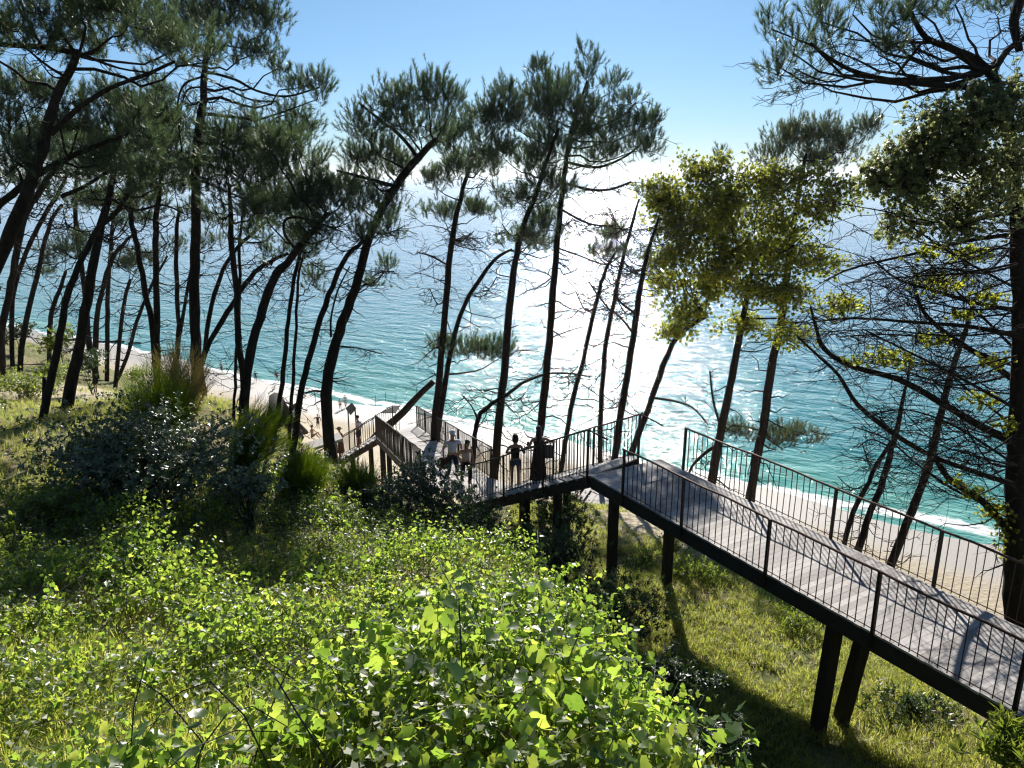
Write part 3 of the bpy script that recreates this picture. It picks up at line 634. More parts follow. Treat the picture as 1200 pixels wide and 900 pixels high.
 ('tall pine rising behind the woman in shorts', [(580,545,12),(584,500,11.5),(590,440,11),(600,335,9.5),(612,270,8),(628,228,6.5),(640,190,5),(655,150,4)], 33,
  [(625,190,34,24),(600,140,24,26),(640,130,24,24),(610,235,34,14),(650,220,34,14),(590,180,20,20),(640,260,30,12),(625,275,30,10),(665,180,20,20)], [], 18),
 ('tall symmetrical pine rising behind the woman in the long dress', [(631,520,11),(637,470,10.5),(644,400,10),(648,340,9.5),(655,260,8),(663,195,7),(670,150,5),(688,95,3)], 34,
  [(690,85,13,24),(630,85,10,20),(715,105,14,14),(680,130,34,22),(655,110,20,30),(740,118,13,12),(730,150,34,18),(755,170,22,22),(710,180,34,14),(765,145,12,16),(640,160,20,22),(690,160,30,20),(630,120,18,24)],
  [([(664,215,4),(690,222,4),(715,222,3.5),(740,213,3)],), ([(657,245,3),(690,262,3),(720,265,2)],), ([(664,190,4),(700,196,4),(735,182,3),(760,160,2)],.3), ([(668,158,4),(700,150,3),(730,135,2.5),(745,120,2)],), ([(652,290,2.4),(680,300,2.2),(710,310,2),(725,300,1.5)],)], 26),
 ('slender leaning pine between the tall symmetrical pine and the sparse ones', [(658,548,7),(669,480,6.5),(684,420,6),(697,361,5.5),(707,324,5),(721,296,3)], 34, [(712,300,14,6),(724,278,18,6)], [], 14),
 ('upright sparse pine with only a few twigs, left of the yellow green tree', [(703,545,7),(704,500,7),(708,420,6.5),(717,367,6),(728,313,5),(740,265,4),(749,233,2)], 34, [(720,275,22,7),(700,295,18,6),(751,230,3,4)], [([(716,365,2.6),(700,345,2),(690,330,1.5)],)], 20),
 ('sparse pine with upturned side twigs, next to the yellow green tree', [(720,540,10),(728,480,9.5),(737,430,9),(747,361,8),(755,313,6),(764,280,5),(772,255,3)], 32, [(735,300,14,6),(760,300,10,6)], [([(746,368,4),(728,355,3),(720,340,2.5)],), ([(745,395,3.5),(730,375,3),(716,362,2)],)], 20),
]
for T_ in TREES:
    add_tree(T_[0], T_[1], T_[2], T_[3], [l if isinstance(l, tuple) else (l,) for l in T_[4]], T_[5])
# ---- broadleaf trees with yellow green crowns
add_tree('yellow green evergreen tree leaning in front of the glitter, nearest the stair top', [(741,528,9),(752,498,8.5),(762,472,8),(777,430,8),(789,402,7),(806,384,6),(830,370,5)], 37,
  [(775,235,24,24),(800,370,30,22),(770,310,20,20),(790,245,36,34),(830,215,34,26),(800,300,34,26),(780,335,24,18),(840,270,40,34),(815,205,10,14),(780,270,24,18),(790,392,22,12),(830,340,30,20)],
  [([(765,466,4),(790,470,3),(812,478,2.4),(830,498,1.6)],)], 12, cat='broadleaf tree', name='broadleaf_tree', T=ROS, leaf='yleaf', dens=135, tsc=1.4, up=.7, group='yellow green trees behind the walkway', js=14)
add_tree('yellow green evergreen tree with bright clumps and a straight trunk behind the high railing', [(834,565,12),(842,520,11.5),(851,474,11),(860,430,10),(867,392,9),(875,350,7),(885,300,5)], 36,
  [(850,240,40,30,-1),(900,300,44,30,1),(980,230,30,24,0),(885,220,44,24),(860,300,44,26,-.8),(930,210,36,18),(910,260,40,26),(880,340,36,20,-.6),(950,310,36,20,-1),(925,350,36,22),(960,250,24,18),(870,380,34,12),(985,360,20,14,-1),(925,395,26,14),(840,325,30,18,-.8)],
  [([(846,505,3.4),(836,470,3),(832,435,2)],), ([(845,520,5),(830,528,5),(812,545,4),(806,560,3)],.6)], 26, cat='broadleaf tree', name='broadleaf_tree', T=ROS, leaf='yleaf', dens=135, tsc=1.4, up=.7, group='yellow green trees behind the walkway', js=14, lim=.9)
add_tree('blue grey pine topping the yellow green tree, with a low dangling bough by the railing', [(878,590,13),(888,530,12),(896,492,12),(904,429,11),(915,380,10),(925,300,8),(935,230,6),(945,180,4)], 37,
  [(925,165,30,20,1.5),(955,160,28,22,1.5),(985,170,30,20,1.5),(845,192,12,12,1.5),(905,185,24,16,1.5),(1020,150,26,10,1.5),(925,512,34,11,0,1.4),(870,508,20,8,0,1.2),(960,190,40,16,1.5)],
  [([(892,505,3),(875,500,2.5),(858,498,2)],), ([(897,490,2.5),(915,500,2),(940,508,1.6)],)], 22, leaf='needle_grey')
add_tree('thin forked tree with twiggy top, left one of the three seen through the high railing', [(990,634,7),(1000,600,7),(1018,565,6),(1030,540,6),(1045,517,5)], 25, [], [([(1040,522,3),(1020,515,2),(1005,525,1.4)],)], 12, cat='bare tree', name='bare_tree', group='bare trees on the slope')
add_tree('slim bare tree crossed by the low limbs of the great tree', [(1006,645,10),(1018,605,9),(1032,571,8.5),(1045,525,8),(1052,500,7),(1061,455,4),(1068,420,3)], 24, [(1085,330,20,8)], [], 22, cat='bare tree', name='bare_tree', group='bare trees on the slope')
add_tree('leaning pine just left of the great tree, running up through its bare limbs', [(1045,660,12),(1062,615,11),(1084,559,10.5),(1095,520,10),(1102,487,9),(1116,435,8),(1128,397,7),(1142,350,5)], 24,
  [(1125,335,26,8,0,.7),(1080,400,20,8,1,.6),(1140,300,24,10,0,.6)], [], 22)
# ---- the great tree at the right edge
GT_LIMBS = [([(1190,520,13),(1150,500,11),(1113,478,10),(1056,446,8.5),(998,429,8),(966,409,7),(957,386,5),(950,360,3)],0), ([(1194,640,12),(1172,610,11),(1148,585,9),(1113,562,8),(1096,536,7)],0),
  ([(1188,568,9),(1140,552,7.5),(1096,536,7),(1050,510,7.5),(1006,475,6),(983,440,5),(962,420,4),(935,395,3)],-.3), ([(1194,450,9),(1154,420,8),(1113,394,7),(1082,365,5),(1070,330,4)],.5),
  ([(1197,365,8),(1143,355,6),(1089,339,4.5),(1051,327,3),(1020,300,2)],0), ([(1199,395,8),(1138,383,6.5),(1077,378,5),(1000,373,3.4),(950,378,2)],-.5), ([(1199,273,7),(1128,283,6),(1077,296,4.5),(1000,314,3),(965,330,2)],.3),
  ([(1190,600,6),(1130,580,4),(1080,548,3),(1040,515,2.4),(1000,500,1.6)],.6), ([(1192,480,5),(1120,440,4),(1060,410,3),(1010,385,2)],-.8), ([(1190,430,4),(1110,400,3),(1040,392,2.4),(980,395,1.5)],.9),
  ([(1195,340,4),(1120,300,3),(1060,260,2)],-.5), ([(1190,545,4),(1120,500,3),(1060,480,2.4),(1010,490,1.5)],-1), ([(1190,410,4),(1130,350,3),(1080,300,2)],.9), ([(1195,310,4),(1150,320,3),(1090,315,2.4),(1040,345,1.5)],-.9),
  ([(1190,500,4),(1150,470,3),(1100,430,2.4),(1060,430,1.5)],1.2)]
for _ in range(26):
    y0 = RS.uniform(215, 560); x1 = RS.uniform(935, 1110); y1 = y0 + RS.normal(-15, 55); y1 = min(max(y1, 235), 590); w0 = RS.uniform(1.6, 3.6)
    GT_LIMBS.append(([(1192, y0, w0), (1192+(x1-1192)*.33, y0+(y1-y0)*.2+RS.normal(10, 8), w0*.8), (1192+(x1-1192)*.68, y0+(y1-y0)*.6+RS.normal(6, 10), w0*.55), (x1, y1, .9)], RS.normal(0, 1.1)))
add_tree('great thick tree at the right edge with bare horizontal limbs and a pine top', [(1196,760,34),(1191,700,31),(1190,620,27),(1191,560,26),(1193,500,24),(1195,400,21),(1193,300,19),(1187,200,17),(1177,140,15),(1166,97,14),(1160,80,13)], 15.5,
  [(930,55,26,26),(915,75,20,16),(965,20,26,24),(1000,10,34,26),(1040,18,34,26),(1080,10,34,20),(950,90,24,14),(980,55,34,20),(1030,60,30,16),(1120,0,44,20),(1170,15,34,18),(905,30,12,16)],
  GT_LIMBS + [([(1160,85,13),(1140,68,10),(1110,55,9),(1085,44,8),(1070,20,6),(1060,-10,5)],0), ([(1162,90,9),(1178,62,8),(1200,45,7),(1225,30,6)],0), ([(1140,103,8),(1100,100,8),(1050,95,7),(1005,85,6),(975,70,4.6),(950,50,3)],-.3),
  ([(1050,88,4),(1068,66,4),(1084,45,3)],0), ([(1190,150,8),(1165,108,8),(1140,103,8)],-.3), ([(1095,50,4),(1060,50,3),(1030,50,2.4),(990,45,1.6)],0), ([(1005,86,3),(970,96,2.4),(930,80,2)],0), ([(1200,-10,14),(1188,25,12),(1195,60,9)],.6)],
  26, dens=60, twL=1.9, group=None, cat='great tree', name='great_tree', twhi=.75)
gt = [o for o in COL.objects if o.name == 'great_tree'][0]; gorg = np.array(gt.location)
lf = MB(); br = MB(); P, R = pix_line([(1191,400,10),(1190,330,10),(1188,250,10),(1182,160,8),(1170,120,7)], 15.3)
crown(lf, br, P, R, [(1085,205,34,30,-.3),(1070,170,30,26,-.3),(1025,215,24,26,-.1),(1045,215,30,30,-.2),(1100,140,30,18,-.6),(1140,120,36,16,-.4),(1060,215,40,34,-.4),(1110,180,60,44,-.6),(1165,165,50,50,-.8),(1090,250,50,30,-.2),(1150,240,60,40,-.8),(1120,135,50,22,-.4),(1180,120,34,20,-.6),(1040,180,24,22,0),(1205,200,40,70,-.5),(1060,270,30,12,0)], 15.3, IVYR, 1.05, 230, .5, 36, .7)
for z in (lf, br): z.v = [v-gorg for v in z.v]
tag(lf.build('ivy', MAT['ivy'], gt), 'dense glossy ivy wrapped round the upper trunk'); br.build('ivy_stems', MAT['twig'], gt)
lf = MB()
for (px, py, rx, ry) in ((1035,420,26,10),(1060,425,20,9),(1000,425,14,6),(1150,470,24,8),(1180,500,14,10),(1140,578,14,8),(1165,600,18,14),(1180,630,14,18),(1190,650,10,20),(1118,566,10,6),(985,360,18,10),(1100,335,30,11),(1135,300,26,10),(1085,298,20,9),(1160,350,24,10),(1095,400,18,8),(1165,425,20,9),(1125,370,20,8)):
    c = W(px, py, 15.4); t = depth(py, 15.4); n = int(rx*ry*.3); O = c + RS.normal(0, .5, (n, 3))*np.array([rx, (rx+ry)*.4, ry])*t/900
    stamp_many(lf, ROS, O, unit(RS.normal(0, .6, (n, 3))+[0, 0, .8]), .8)
lf.v = [v-gorg for v in lf.v]; tag(lf.build('leafy_shoots', MAT['yleaf'], gt), 'fresh yellow green shoots sprouting on the low limbs')
# ---- stump and fallen trunk
mb = MB(); P, R = pix_line([(53,490,6),(52,465,6),(52,442,5.5)], hit(52, 490)); P, R = root_down(P, R); mb.tube(P, R, 8, True, .2)
tag(mb.build('tree_stump', MAT['bark'], origin=P[0], smooth=True), 'thin dark snapped stump beside the pine that bends right', 'stump')
mb = MB(); a = W(442, 510, 42.5); b = W(508, 447, 42.5); a = a + (a-b)*.25; P = curve(a, b, 8, .01, .01); mb.tube(P, np.linspace(.27, .17, 8), 8, True, .15)
dead_twigs(mb, P, np.linspace(.2, .1, 8), 4, .3, .9, .6)
tag(mb.build('leaning_dead_trunk', MAT['bark'], origin=P[0], smooth=True), 'bare dead trunk leaning steeply over the sand behind the ramp railing', 'dead trunk')
# ================================================================ ground vegetation
def nz(x, y, f=1., ph=0.):
    return (np.sin(x*1.3*f+ph+np.cos(y*1.1*f+ph)*1.7)+np.sin(y*1.7*f-x*.6*f+ph*2)+.6*np.sin(x*3.1*f+y*2.3*f+ph)+.6*np.sin(y*4.1*f-x*2.7*f+1+ph))/3.2
def scatter(n, x0, x1, y0, y1, keep):
    x = RS.uniform(x0, x1, n); y = RS.uniform(y0, y1, n); m_ = RS.random(n) < keep(x, y); return x[m_], y[m_]
def fg_edge(y): return np.interp(y, [0, 4, 9, 12, 16, 19, 21], [1.15, 1.25, 1.0, .75, .35, -.3, -1.2])
def fgmask(x, y):
    lim = np.interp(x, [-16, -9, -7.5, -5, -3, 0], [12.5, 13, 16, 18.5, 20.5, 20])
    return ((x < fg_edge(y)+.25) & (x > -.75*y-1.2) & (y < lim) & (y > 1.6)).astype(float)
def blades(n, L, wd, rs, lean=.5):
    V = []; F = []
    for i in range(n):
        a = rs.random()*2*PI; d = np.array([math.cos(a), math.sin(a), 0]); s = np.array([-d[1], d[0], 0])*wd/2
        b = d*rs.random()*.05; l = L*(.5+.6*rs.random()); k = lean*(.3+rs.random())
        m1 = b + d*l*k*.25 + np.array([0, 0, l*.55]); tp = b + d*l*k*.8 + np.array([0, 0, l*(1-.35*k)])
        j = len(V); V += [b-s, b+s, m1+s*.8, m1-s*.8, tp]; F += [(j, j+1, j+2), (j, j+2, j+3), (j+3, j+2, j+4)]
    V = np.array(V); return V[:, [0, 2, 1]]*[1, 1, -1], np.array(F)        # grows along +Y
GR = [blades(11, .30, .008, _rs, .8) for _ in range(4)]; GRS = [blades(12, .16, .007, _rs, .9) for _ in range(4)]
SMALL = [rosette(8, .040, _rs, 'kite', 1.8, .5, 1.7, .14) for _ in range(4)]
FERN = [rosette(12, .085, _rs, 'kite', .7, .3, 1.4, .12) for _ in range(4)]
OVR = [rosette(8, .085, _rs, 'oval', 1.25, .5, 1.5, .10) for _ in range(4)]
LONG = [rosette(12, .16, _rs, 'kite', .55, .3, 1.3, .06) for _ in range(3)]
def scat_tufts(name, mat, T, x, y, sc, label, cat, zoff=-.01, tilt=.25, hgt=None):
    z = ground(x, y) + zoff + (0 if hgt is None else hgt); O = np.c_[x, y, z]
    D = unit(RS.normal(0, tilt, (len(x), 3)) + [0, 0, 1]); mb = MB(); stamp_many(mb, T, O, D, sc)
    return tag(mb.build(name, MAT[mat]), label, cat, kind='stuff')
# --- vine and bramble shoots
def shoots(mb, st, x, y, H, reach, nleaf, L, kind, base=.25, stems=True, zoff=0.):
    TV, TF = LEAF[kind]; M_ = len(x); O = np.c_[x, y, ground(x, y)+zoff]; a = RS.uniform(0, 2*PI, M_)
    dr = np.c_[np.cos(a), np.sin(a), np.zeros(M_)]; H = H*(.6+.8*RS.random(M_)); Rr = reach*(.3+RS.random(M_))
    pos = lambda t: O + dr*(Rr*t**1.8)[:, None]*1 + np.c_[np.zeros((M_, 2)), H*(1.9*t - .95*t*t)]
    for k in range(nleaf):
        t = np.full(M_, base + (1-base)*(k+1)/nleaf) + RS.uniform(-.02, .02, M_); P = pos(t)
        sgn = (1 if k % 2 else -1); an = a + sgn*RS.uniform(.5, 1.7, M_)
        D = np.c_[np.cos(an), np.sin(an), RS.normal(-.55, .6, M_)]; D = unit(D)
        up = unit(RS.normal(0, .62, (M_, 3)) + [0, .15, .75]); X = unit(np.cross(D, up)); Z = np.cross(X, D)
        s = (L*(.55+.75*RS.random(M_))*(1-.45*(k/nleaf)**2))[:, None]
        Pb = P + D*(.35*s + .01)
        mb.stamp(TV, TF, Pb, X*s, D*s, Z*s)
    if stems:
        for i in range(M_):
            if RS.random() < stems:
                t = np.linspace(0, 1, 5); C = O[i] + dr[i]*(Rr[i]*t**1.8)[:, None] + np.c_[np.zeros((5, 2)), H[i]*(1.9*t-.95*t*t)]
                st.tube(C, np.linspace(.0045, .002, 5), 3, False)
st = MB()
lf = MB()
# near: big lobed and heart leaves
def k1(x, y): return fgmask(x, y)*np.clip(.75+1.5*nz(x, y, 1.1, .4), .05, 1)*(y < 8)
x, y = scatter(9500, -7.5, 1.6, 1.6, 8, k1); h = .2+.42*np.clip(nz(x, y, 1.1, .4)+.1, 0, 1)
mk = RS.random(len(x)) < .28
grassy = np.clip((-x-1.2)/2.2, 0, 1)*(y < 6.5); mk2 = RS.random(len(x)) > grassy*.72; x, y, h, mk = x[mk2], y[mk2], h[mk2], mk[mk2]
nr = mk & (y < 4.8) & (RS.random(len(x)) < .6); mf = mk & ~nr
shoots(lf, st, x[nr], y[nr], h[nr]+.10, .30, 8, .098, 'lobed', stems=.5); shoots(lf, st, x[mf], y[mf], h[mf]+.10, .30, 9, .070, 'lobed', stems=.5); shoots(lf, st, x[~mk], y[~mk], h[~mk], .25, 10, .052, 'heart', stems=.4)
def k2(x, y): return fgmask(x, y)*np.clip(.65+1.6*nz(x, y, .9, 1.4), .05, 1)*(y >= 7.5)
x, y = scatter(15000, -13, 1.6, 7.5, 20.5, k2); h = .2+.85*np.clip(nz(x, y, .9, 1.4)+.05, 0, 1)
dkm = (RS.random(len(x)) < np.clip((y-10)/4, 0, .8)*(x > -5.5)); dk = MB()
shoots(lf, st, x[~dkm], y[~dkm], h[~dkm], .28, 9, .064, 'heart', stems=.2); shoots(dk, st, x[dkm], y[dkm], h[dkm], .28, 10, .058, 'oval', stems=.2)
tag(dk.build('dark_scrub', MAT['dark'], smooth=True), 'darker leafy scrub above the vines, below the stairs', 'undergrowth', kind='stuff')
# tall arching shoots that stand above the rest
hs = [W(px, py, Y) for px, py, Y in ((155,600,8.5),(175,570,8.5),(215,600,8.6),(330,640,8),(540,700,7),(620,690,8),(700,770,6),(690,700,8.5),(420,640,10),(590,660,9),(60,640,8),(800,800,5),(850,850,4.6),(480,720,6.2),(250,640,8),(655,720,7.5))]
hx = np.array([p[0] for p in hs]); hy = np.array([p[1] for p in hs])
for j in range(3): shoots(lf, st, hx+RS.normal(0, .2, len(hx)), hy+RS.normal(0, .2, len(hx)), np.full(len(hx), .7), .5, 14, .085, 'lobed', stems=1)
o = lf.build('vine_thicket', MAT['vine'], smooth=True); tag(o, 'tangle of bright green vine leaves covering the near slope', 'undergrowth', kind='stuff')
dry = MB()
x, y = scatter(420, -9, 1.3, 1.8, 17, lambda x, y: fgmask(x, y)*.9)
for a_, b_ in zip(x, y):
    z_ = g1(a_, b_); q = RS.random()*2*PI; L_ = RS.uniform(.4, 1.2); o_ = np.array([a_, b_, z_+.02]); t_ = np.linspace(0, 1, 6)[:, None]
    dry.tube(o_ + t_*np.array([math.cos(q), math.sin(q), 0])*L_ + np.array([0, 0, 1])*RS.uniform(.5, .9)*4*t_*(1-t_*.75)*.55 + RS.normal(0, .02, (6, 3)), np.linspace(.005, .0025, 6), 3, False)
tag(dry.build('bramble_canes', MAT['bark_grey']), 'pale dry bramble canes arching out of the vines', 'canes', kind='stuff')
o = st.build('vine_stems', MAT['stem']); tag(o, 'thin brown stems tangled beneath the vine leaves', 'stems', kind='stuff')
# small-leaved layer
x, y = scatter(42000, -14, 2.6, 1.6, 20.5, lambda x, y: np.where((x < fg_edge(y)+1.3) & (x > -.75*y-1.2) & (y < np.interp(x, [-16, -9, -5, -3], [13, 14, 18.5, 20.5])), np.clip(.35+1.1*nz(x, y, 1.1, .9), .04, 1), 0))
scat_tufts('undergrowth', 'small', SMALL, x, y, 1.25, 'small leaved weeds filling the gaps between the vines', 'undergrowth', hgt=RS.uniform(0, .38, len(x)), tilt=.5)
x, y = scatter(14000, -12, 1.4, 1.6, 14, lambda x, y: fgmask(x, y)*np.clip(.12+np.clip((-x-.8)/2.5, 0, 1)*(y < 7.5)*.8+.35*(nz(x, y, .9, 3) > .35), 0, 1))
scat_tufts('long_grass', 'grass', GR, x, y, 1.1, 'long green grass growing among the vines at the lower left', 'grass', tilt=.3)
x, y = scatter(5000, -8, 1.2, 1.6, 12, lambda x, y: fgmask(x, y)*(nz(x, y, 1.1, 7) > .05)*.6)
scat_tufts('dead_grass', 'straw', GR, x, y, .9, 'dead straw coloured stalks lying under the vines', 'grass', tilt=.9)
# bank on the right of the near mound
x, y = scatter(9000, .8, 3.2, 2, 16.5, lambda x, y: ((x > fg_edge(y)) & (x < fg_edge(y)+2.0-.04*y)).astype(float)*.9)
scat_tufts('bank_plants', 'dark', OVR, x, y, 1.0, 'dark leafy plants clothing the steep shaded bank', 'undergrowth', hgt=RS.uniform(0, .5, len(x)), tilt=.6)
# slope below the walkway
def kr(x, y): return ((x > fg_edge(y)+1.2-.05*y) & (y > 5) & (y < 27) & (x < 13))*np.clip(1-sandy(x, y)*1.1, 0, 1)
x, y = scatter(60000, 0, 13, 5, 27, lambda x, y: kr(x, y)*np.clip(.75+.95*nz(x, y, 1.2, 2), .1, 1))
scat_tufts('slope_grass', 'grass', GRS, x, y, 1.5, 'short yellow green grass on the slope under the walkway', 'grass', tilt=.35)
x, y = scatter(11000, 0, 13, 5, 30, lambda x, y: ((x > fg_edge(y)+1.2) & (y < 30) & (x < 13))*np.clip(.25+.7*nz(x, y, 1.7, 9)-.15*sandy(x, y), .04, 1))
scat_tufts('straw_tufts', 'straw', GRS, x, y, 1.1, 'dry straw tufts at the sandy edge of the slope', 'grass', tilt=.4)
x, y = scatter(9000, 0, 13, 4, 24, lambda x, y: kr(x, y)*((nz(x, y, 1.9, 11) > .38)*.8+.05+.5*((x > 5) & (y < 11))))
scat_tufts('slope_weeds', 'small', FERN, x, y, .8, 'patches of leafy weeds in the slope grass', 'weeds', hgt=RS.uniform(0, .12, len(x)), tilt=.4)
# grass under the left pines
def kl(x, y): return ((y > 12.5) & (x < -4.5) & (x > -.8*y-3) & ~((x < -12) & (y > 70)))*np.clip(1-sandy(x, y), 0, 1)
x, y = scatter(16000, -22, -2, 12.5, 34, lambda x, y: kl(x, y)*np.clip(.6+.7*nz(x, y, .5, 2), .15, 1))
scat_tufts('grove_turf', 'grass', GR, x, y, .95, 'green turf close around the laurel and the nearest pines', 'grass', tilt=.3)
x, y = scatter(4500, -20, -1.5, 13, 36, lambda x, y: kl(x, y)*np.clip(.3+.9*nz(x, y, .9, 4), 0, 1))
scat_tufts('grove_scrub', 'dark', OVR, x, y, 1.0, 'low dark scrub close around the laurel and the nearest pines', 'undergrowth', hgt=RS.uniform(0, .35, len(x)), tilt=.5)
x, y = scatter(24000, -48, -3, 12.5, 62, lambda x, y: kl(x, y)*np.clip(.6+.7*nz(x, y, .5, 2), .1, 1)*np.clip(26/y, .2, 1))
scat_tufts('grove_grass', 'straw', GR, x, y, .95, 'pale golden grass among the pines on the left', 'grass', tilt=.3)
x, y = scatter(15000, -48, -3, 12.5, 62, lambda x, y: kl(x, y)*np.clip(.25+.9*nz(x, y, .6, 6), 0, 1)*np.clip(26/y, .2, 1))
scat_tufts('grove_weeds', 'small', OVR, x, y, .8, 'low green weeds between the pines on the left', 'weeds', hgt=RS.uniform(0, .2, len(x)), tilt=.4)
x, y = scatter(2500, -11, 2, 22, 46, lambda x, y: (sandy(x, y) < .9)*.5+.1)
scat_tufts('bank_grass', 'straw', GRS, x, y, 1.3, 'thin grass on the sand around the ramp posts', 'grass', tilt=.4)

# --- individual shrubs
def shrub(label, px, py, rx, ry, Y, mat='dark', T=None, dens=170, up=.8, name='shrub', cat='shrub', tsc=1., group='shrubs on the slope', flat=1., js=22):
    if Y is None: Y = (hit(px, py+ry*.9) or 20)+.3
    t = depth(py, Y); c = W(px, py, Y); r = np.array([rx, (rx+ry)*.5, ry])*t/900; gz = g1(c[0], c[1]); org = np.array([c[0], c[1], gz])
    e = empty(name, org); tag(e, label, cat, group); n = int(dens*4*(r[0]*r[1]*r[2])**(2/3)); ns = max(4, n//js)
    S, _ = cluster_pts(c, r*.85, ns, .7); own = RS.integers(0, ns, n); cr = .25*(r[0]*r[2])**.5 + .05
    O = S[own] + RS.normal(0, 1, (n, 3))*cr*[1, 1, .6]; O[:, 2] = np.maximum(O[:, 2], ground(O[:, 0], O[:, 1])+.03)
    D = unit((O-c)/r*.5 + [0, 0, up] + RS.normal(0, .35, (n, 3))); lf = MB(); stamp_many(lf, T or OVR, O-org, D, tsc); lf.build('leaves', MAT[mat], e)
    br = MB()
    for i in range(min(ns, 70)):
        a = np.array([RS.normal(0, .12*r[0]), RS.normal(0, .12*r[0]), -.1]); br.tube(curve(a, S[i]-org, 6, -.12, .05), np.linspace(.016, .004, 6), 4, False)
    br.build('stems', MAT['twig'], e); return e
shrub('large dome shaped laurel shrub with white shining leaf tops at the left', 168, 548, 118, 66, 14.6, 'laurel', OVR, 330, .9, 'laurel_shrub', 'laurel')
shrub('leafy shoulder of laurel just right of the large dome shaped one', 290, 580, 34, 36, 13.6, 'laurel', OVR, 260, .9, 'laurel_shrub', 'laurel')
shrub('low pale leaved shrub at the foot of the large laurel, on its left', 55, 600, 45, 35, 12.2, 'small', OVR, 200, .8)
def broom(label, px, py, h, wd, Y, lean=0., n=420, mat='broom'):
    c = W(px, py, Y); gz = g1(c[0], c[1]); c[2] = gz; e = empty('broom_bush', c); tag(e, label, 'broom bush', 'feathery broom bushes'); mb = MB()
    t = depth(py, Y)/900; h = max(.6, W(px, py-h, Y)[2]-gz); wd *= t
    for i in range(n):
        a = RS.random()*2*PI; s = RS.random()**.5; b = np.array([math.cos(a)*s*.25*wd, math.sin(a)*s*.25*wd, 0])
        tp = np.array([math.cos(a)*s*wd + lean*h, math.sin(a)*s*wd, h*(.55+.5*RS.random())*(1-.3*s)]); C = curve(b, tp, 5, -.12, .03)
        mb.tube(C, np.linspace(.006, .003, 5), 3, False)
        for q in range(9):
            j = RS.integers(1, 5); p = C[j]+(C[j-1]-C[j])*RS.random(); d = unit(unit(C[j]-C[j-1]) + RS.normal(0, .3, 3)); mb.tube([p, p+d*.16, p+d*.30+[0, 0, .03]], [.0045, .0035, .002], 3, False)
    mb.build('stems', MAT[mat], e); return e
shrub('dark scrubby bush on the bank between the laurel and the big leaning pine', 355, 560, 40, 26, None, 'dark', OVR, 170)
shrub('dark bush on the bank just right of the big leaning pine', 415, 575, 34, 20, None, 'dark', OVR, 170)
shrub('bright leafy bush at the top of the vine covered slope', 395, 600, 38, 20, None, 'small', OVR, 170)
broom('feathery green broom bush between the laurel and the straight tall pine', 188, 505, 80, 42, 18.5)
broom('feathery broom bush leaning right in front of the S shaped pine', 268, 520, 60, 32, 16.5, .35)
broom('dark feathery broom bush at the foot of the big leaning pine', 350, 575, 50, 28, 16, .1)
broom('small broom tuft between the big leaning pine and the lower flight', 420, 590, 50, 26, 18, 0., 240)
broom('straw coloured plume grass standing behind the laurel', 215, 490, 95, 40, 20.5, 0., 330, 'straw')
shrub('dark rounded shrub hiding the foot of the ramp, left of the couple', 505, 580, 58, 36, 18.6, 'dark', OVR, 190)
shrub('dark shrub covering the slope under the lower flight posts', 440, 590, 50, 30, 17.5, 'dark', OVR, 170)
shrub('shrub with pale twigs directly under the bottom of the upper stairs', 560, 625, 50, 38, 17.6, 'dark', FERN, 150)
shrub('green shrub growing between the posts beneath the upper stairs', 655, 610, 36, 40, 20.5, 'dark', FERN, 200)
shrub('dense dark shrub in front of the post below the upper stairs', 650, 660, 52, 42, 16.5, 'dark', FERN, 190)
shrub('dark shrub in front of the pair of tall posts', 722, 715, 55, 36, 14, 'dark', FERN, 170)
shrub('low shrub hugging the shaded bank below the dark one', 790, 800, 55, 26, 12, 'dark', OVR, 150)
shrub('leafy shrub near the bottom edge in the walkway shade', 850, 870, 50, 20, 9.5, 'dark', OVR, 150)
shrub('grey green low bush at the sunny sand edge', 800, 640, 26, 12, None, 'small', FERN, 170)
shrub('bright low bush on the grass right of the tall posts', 812, 672, 36, 15, None, 'small', FERN, 170)
shrub('small bush beside the right post of the tall pair', 757, 655, 14, 14, None, 'small', FERN, 170)
shrub('low bush in the middle of the sunny grass', 935, 735, 34, 15, None, 'small', FERN, 150)
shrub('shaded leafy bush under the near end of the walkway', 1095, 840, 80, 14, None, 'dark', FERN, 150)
shrub('pale long leaved plant in the bottom right corner', 1180, 885, 42, 26, 7.5, 'small', LONG, 170)
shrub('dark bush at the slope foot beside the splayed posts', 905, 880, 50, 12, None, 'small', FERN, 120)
shrub('bright green low bush among the pines at the far left', 30, 455, 42, 16, None, 'small', OVR, 170, group='bushes in the pine grove')
shrub('round green bush behind the grey stump', 62, 438, 30, 12, None, 'small', OVR, 170, group='bushes in the pine grove')
shrub('olive bush on the dune crest near the sea', 70, 405, 26, 18, 45, 'small', OVR, 60, tsc=1.7, group='bushes in the pine grove')
shrub('dark bush between the stout pine and the thin pines', 105, 425, 22, 18, 32, 'dark', OVR, 90, tsc=1.3, group='bushes in the pine grove')
shrub('small bush on the sand edge left of the straight tall pine', 160, 440, 20, 10, None, 'small', OVR, 90, tsc=1.2, group='bushes in the pine grove')
shrub('grey bush at the far left crest above the beach', 22, 395, 22, 14, 50, 'dark', OVR, 60, tsc=1.7, group='bushes in the pine grove')
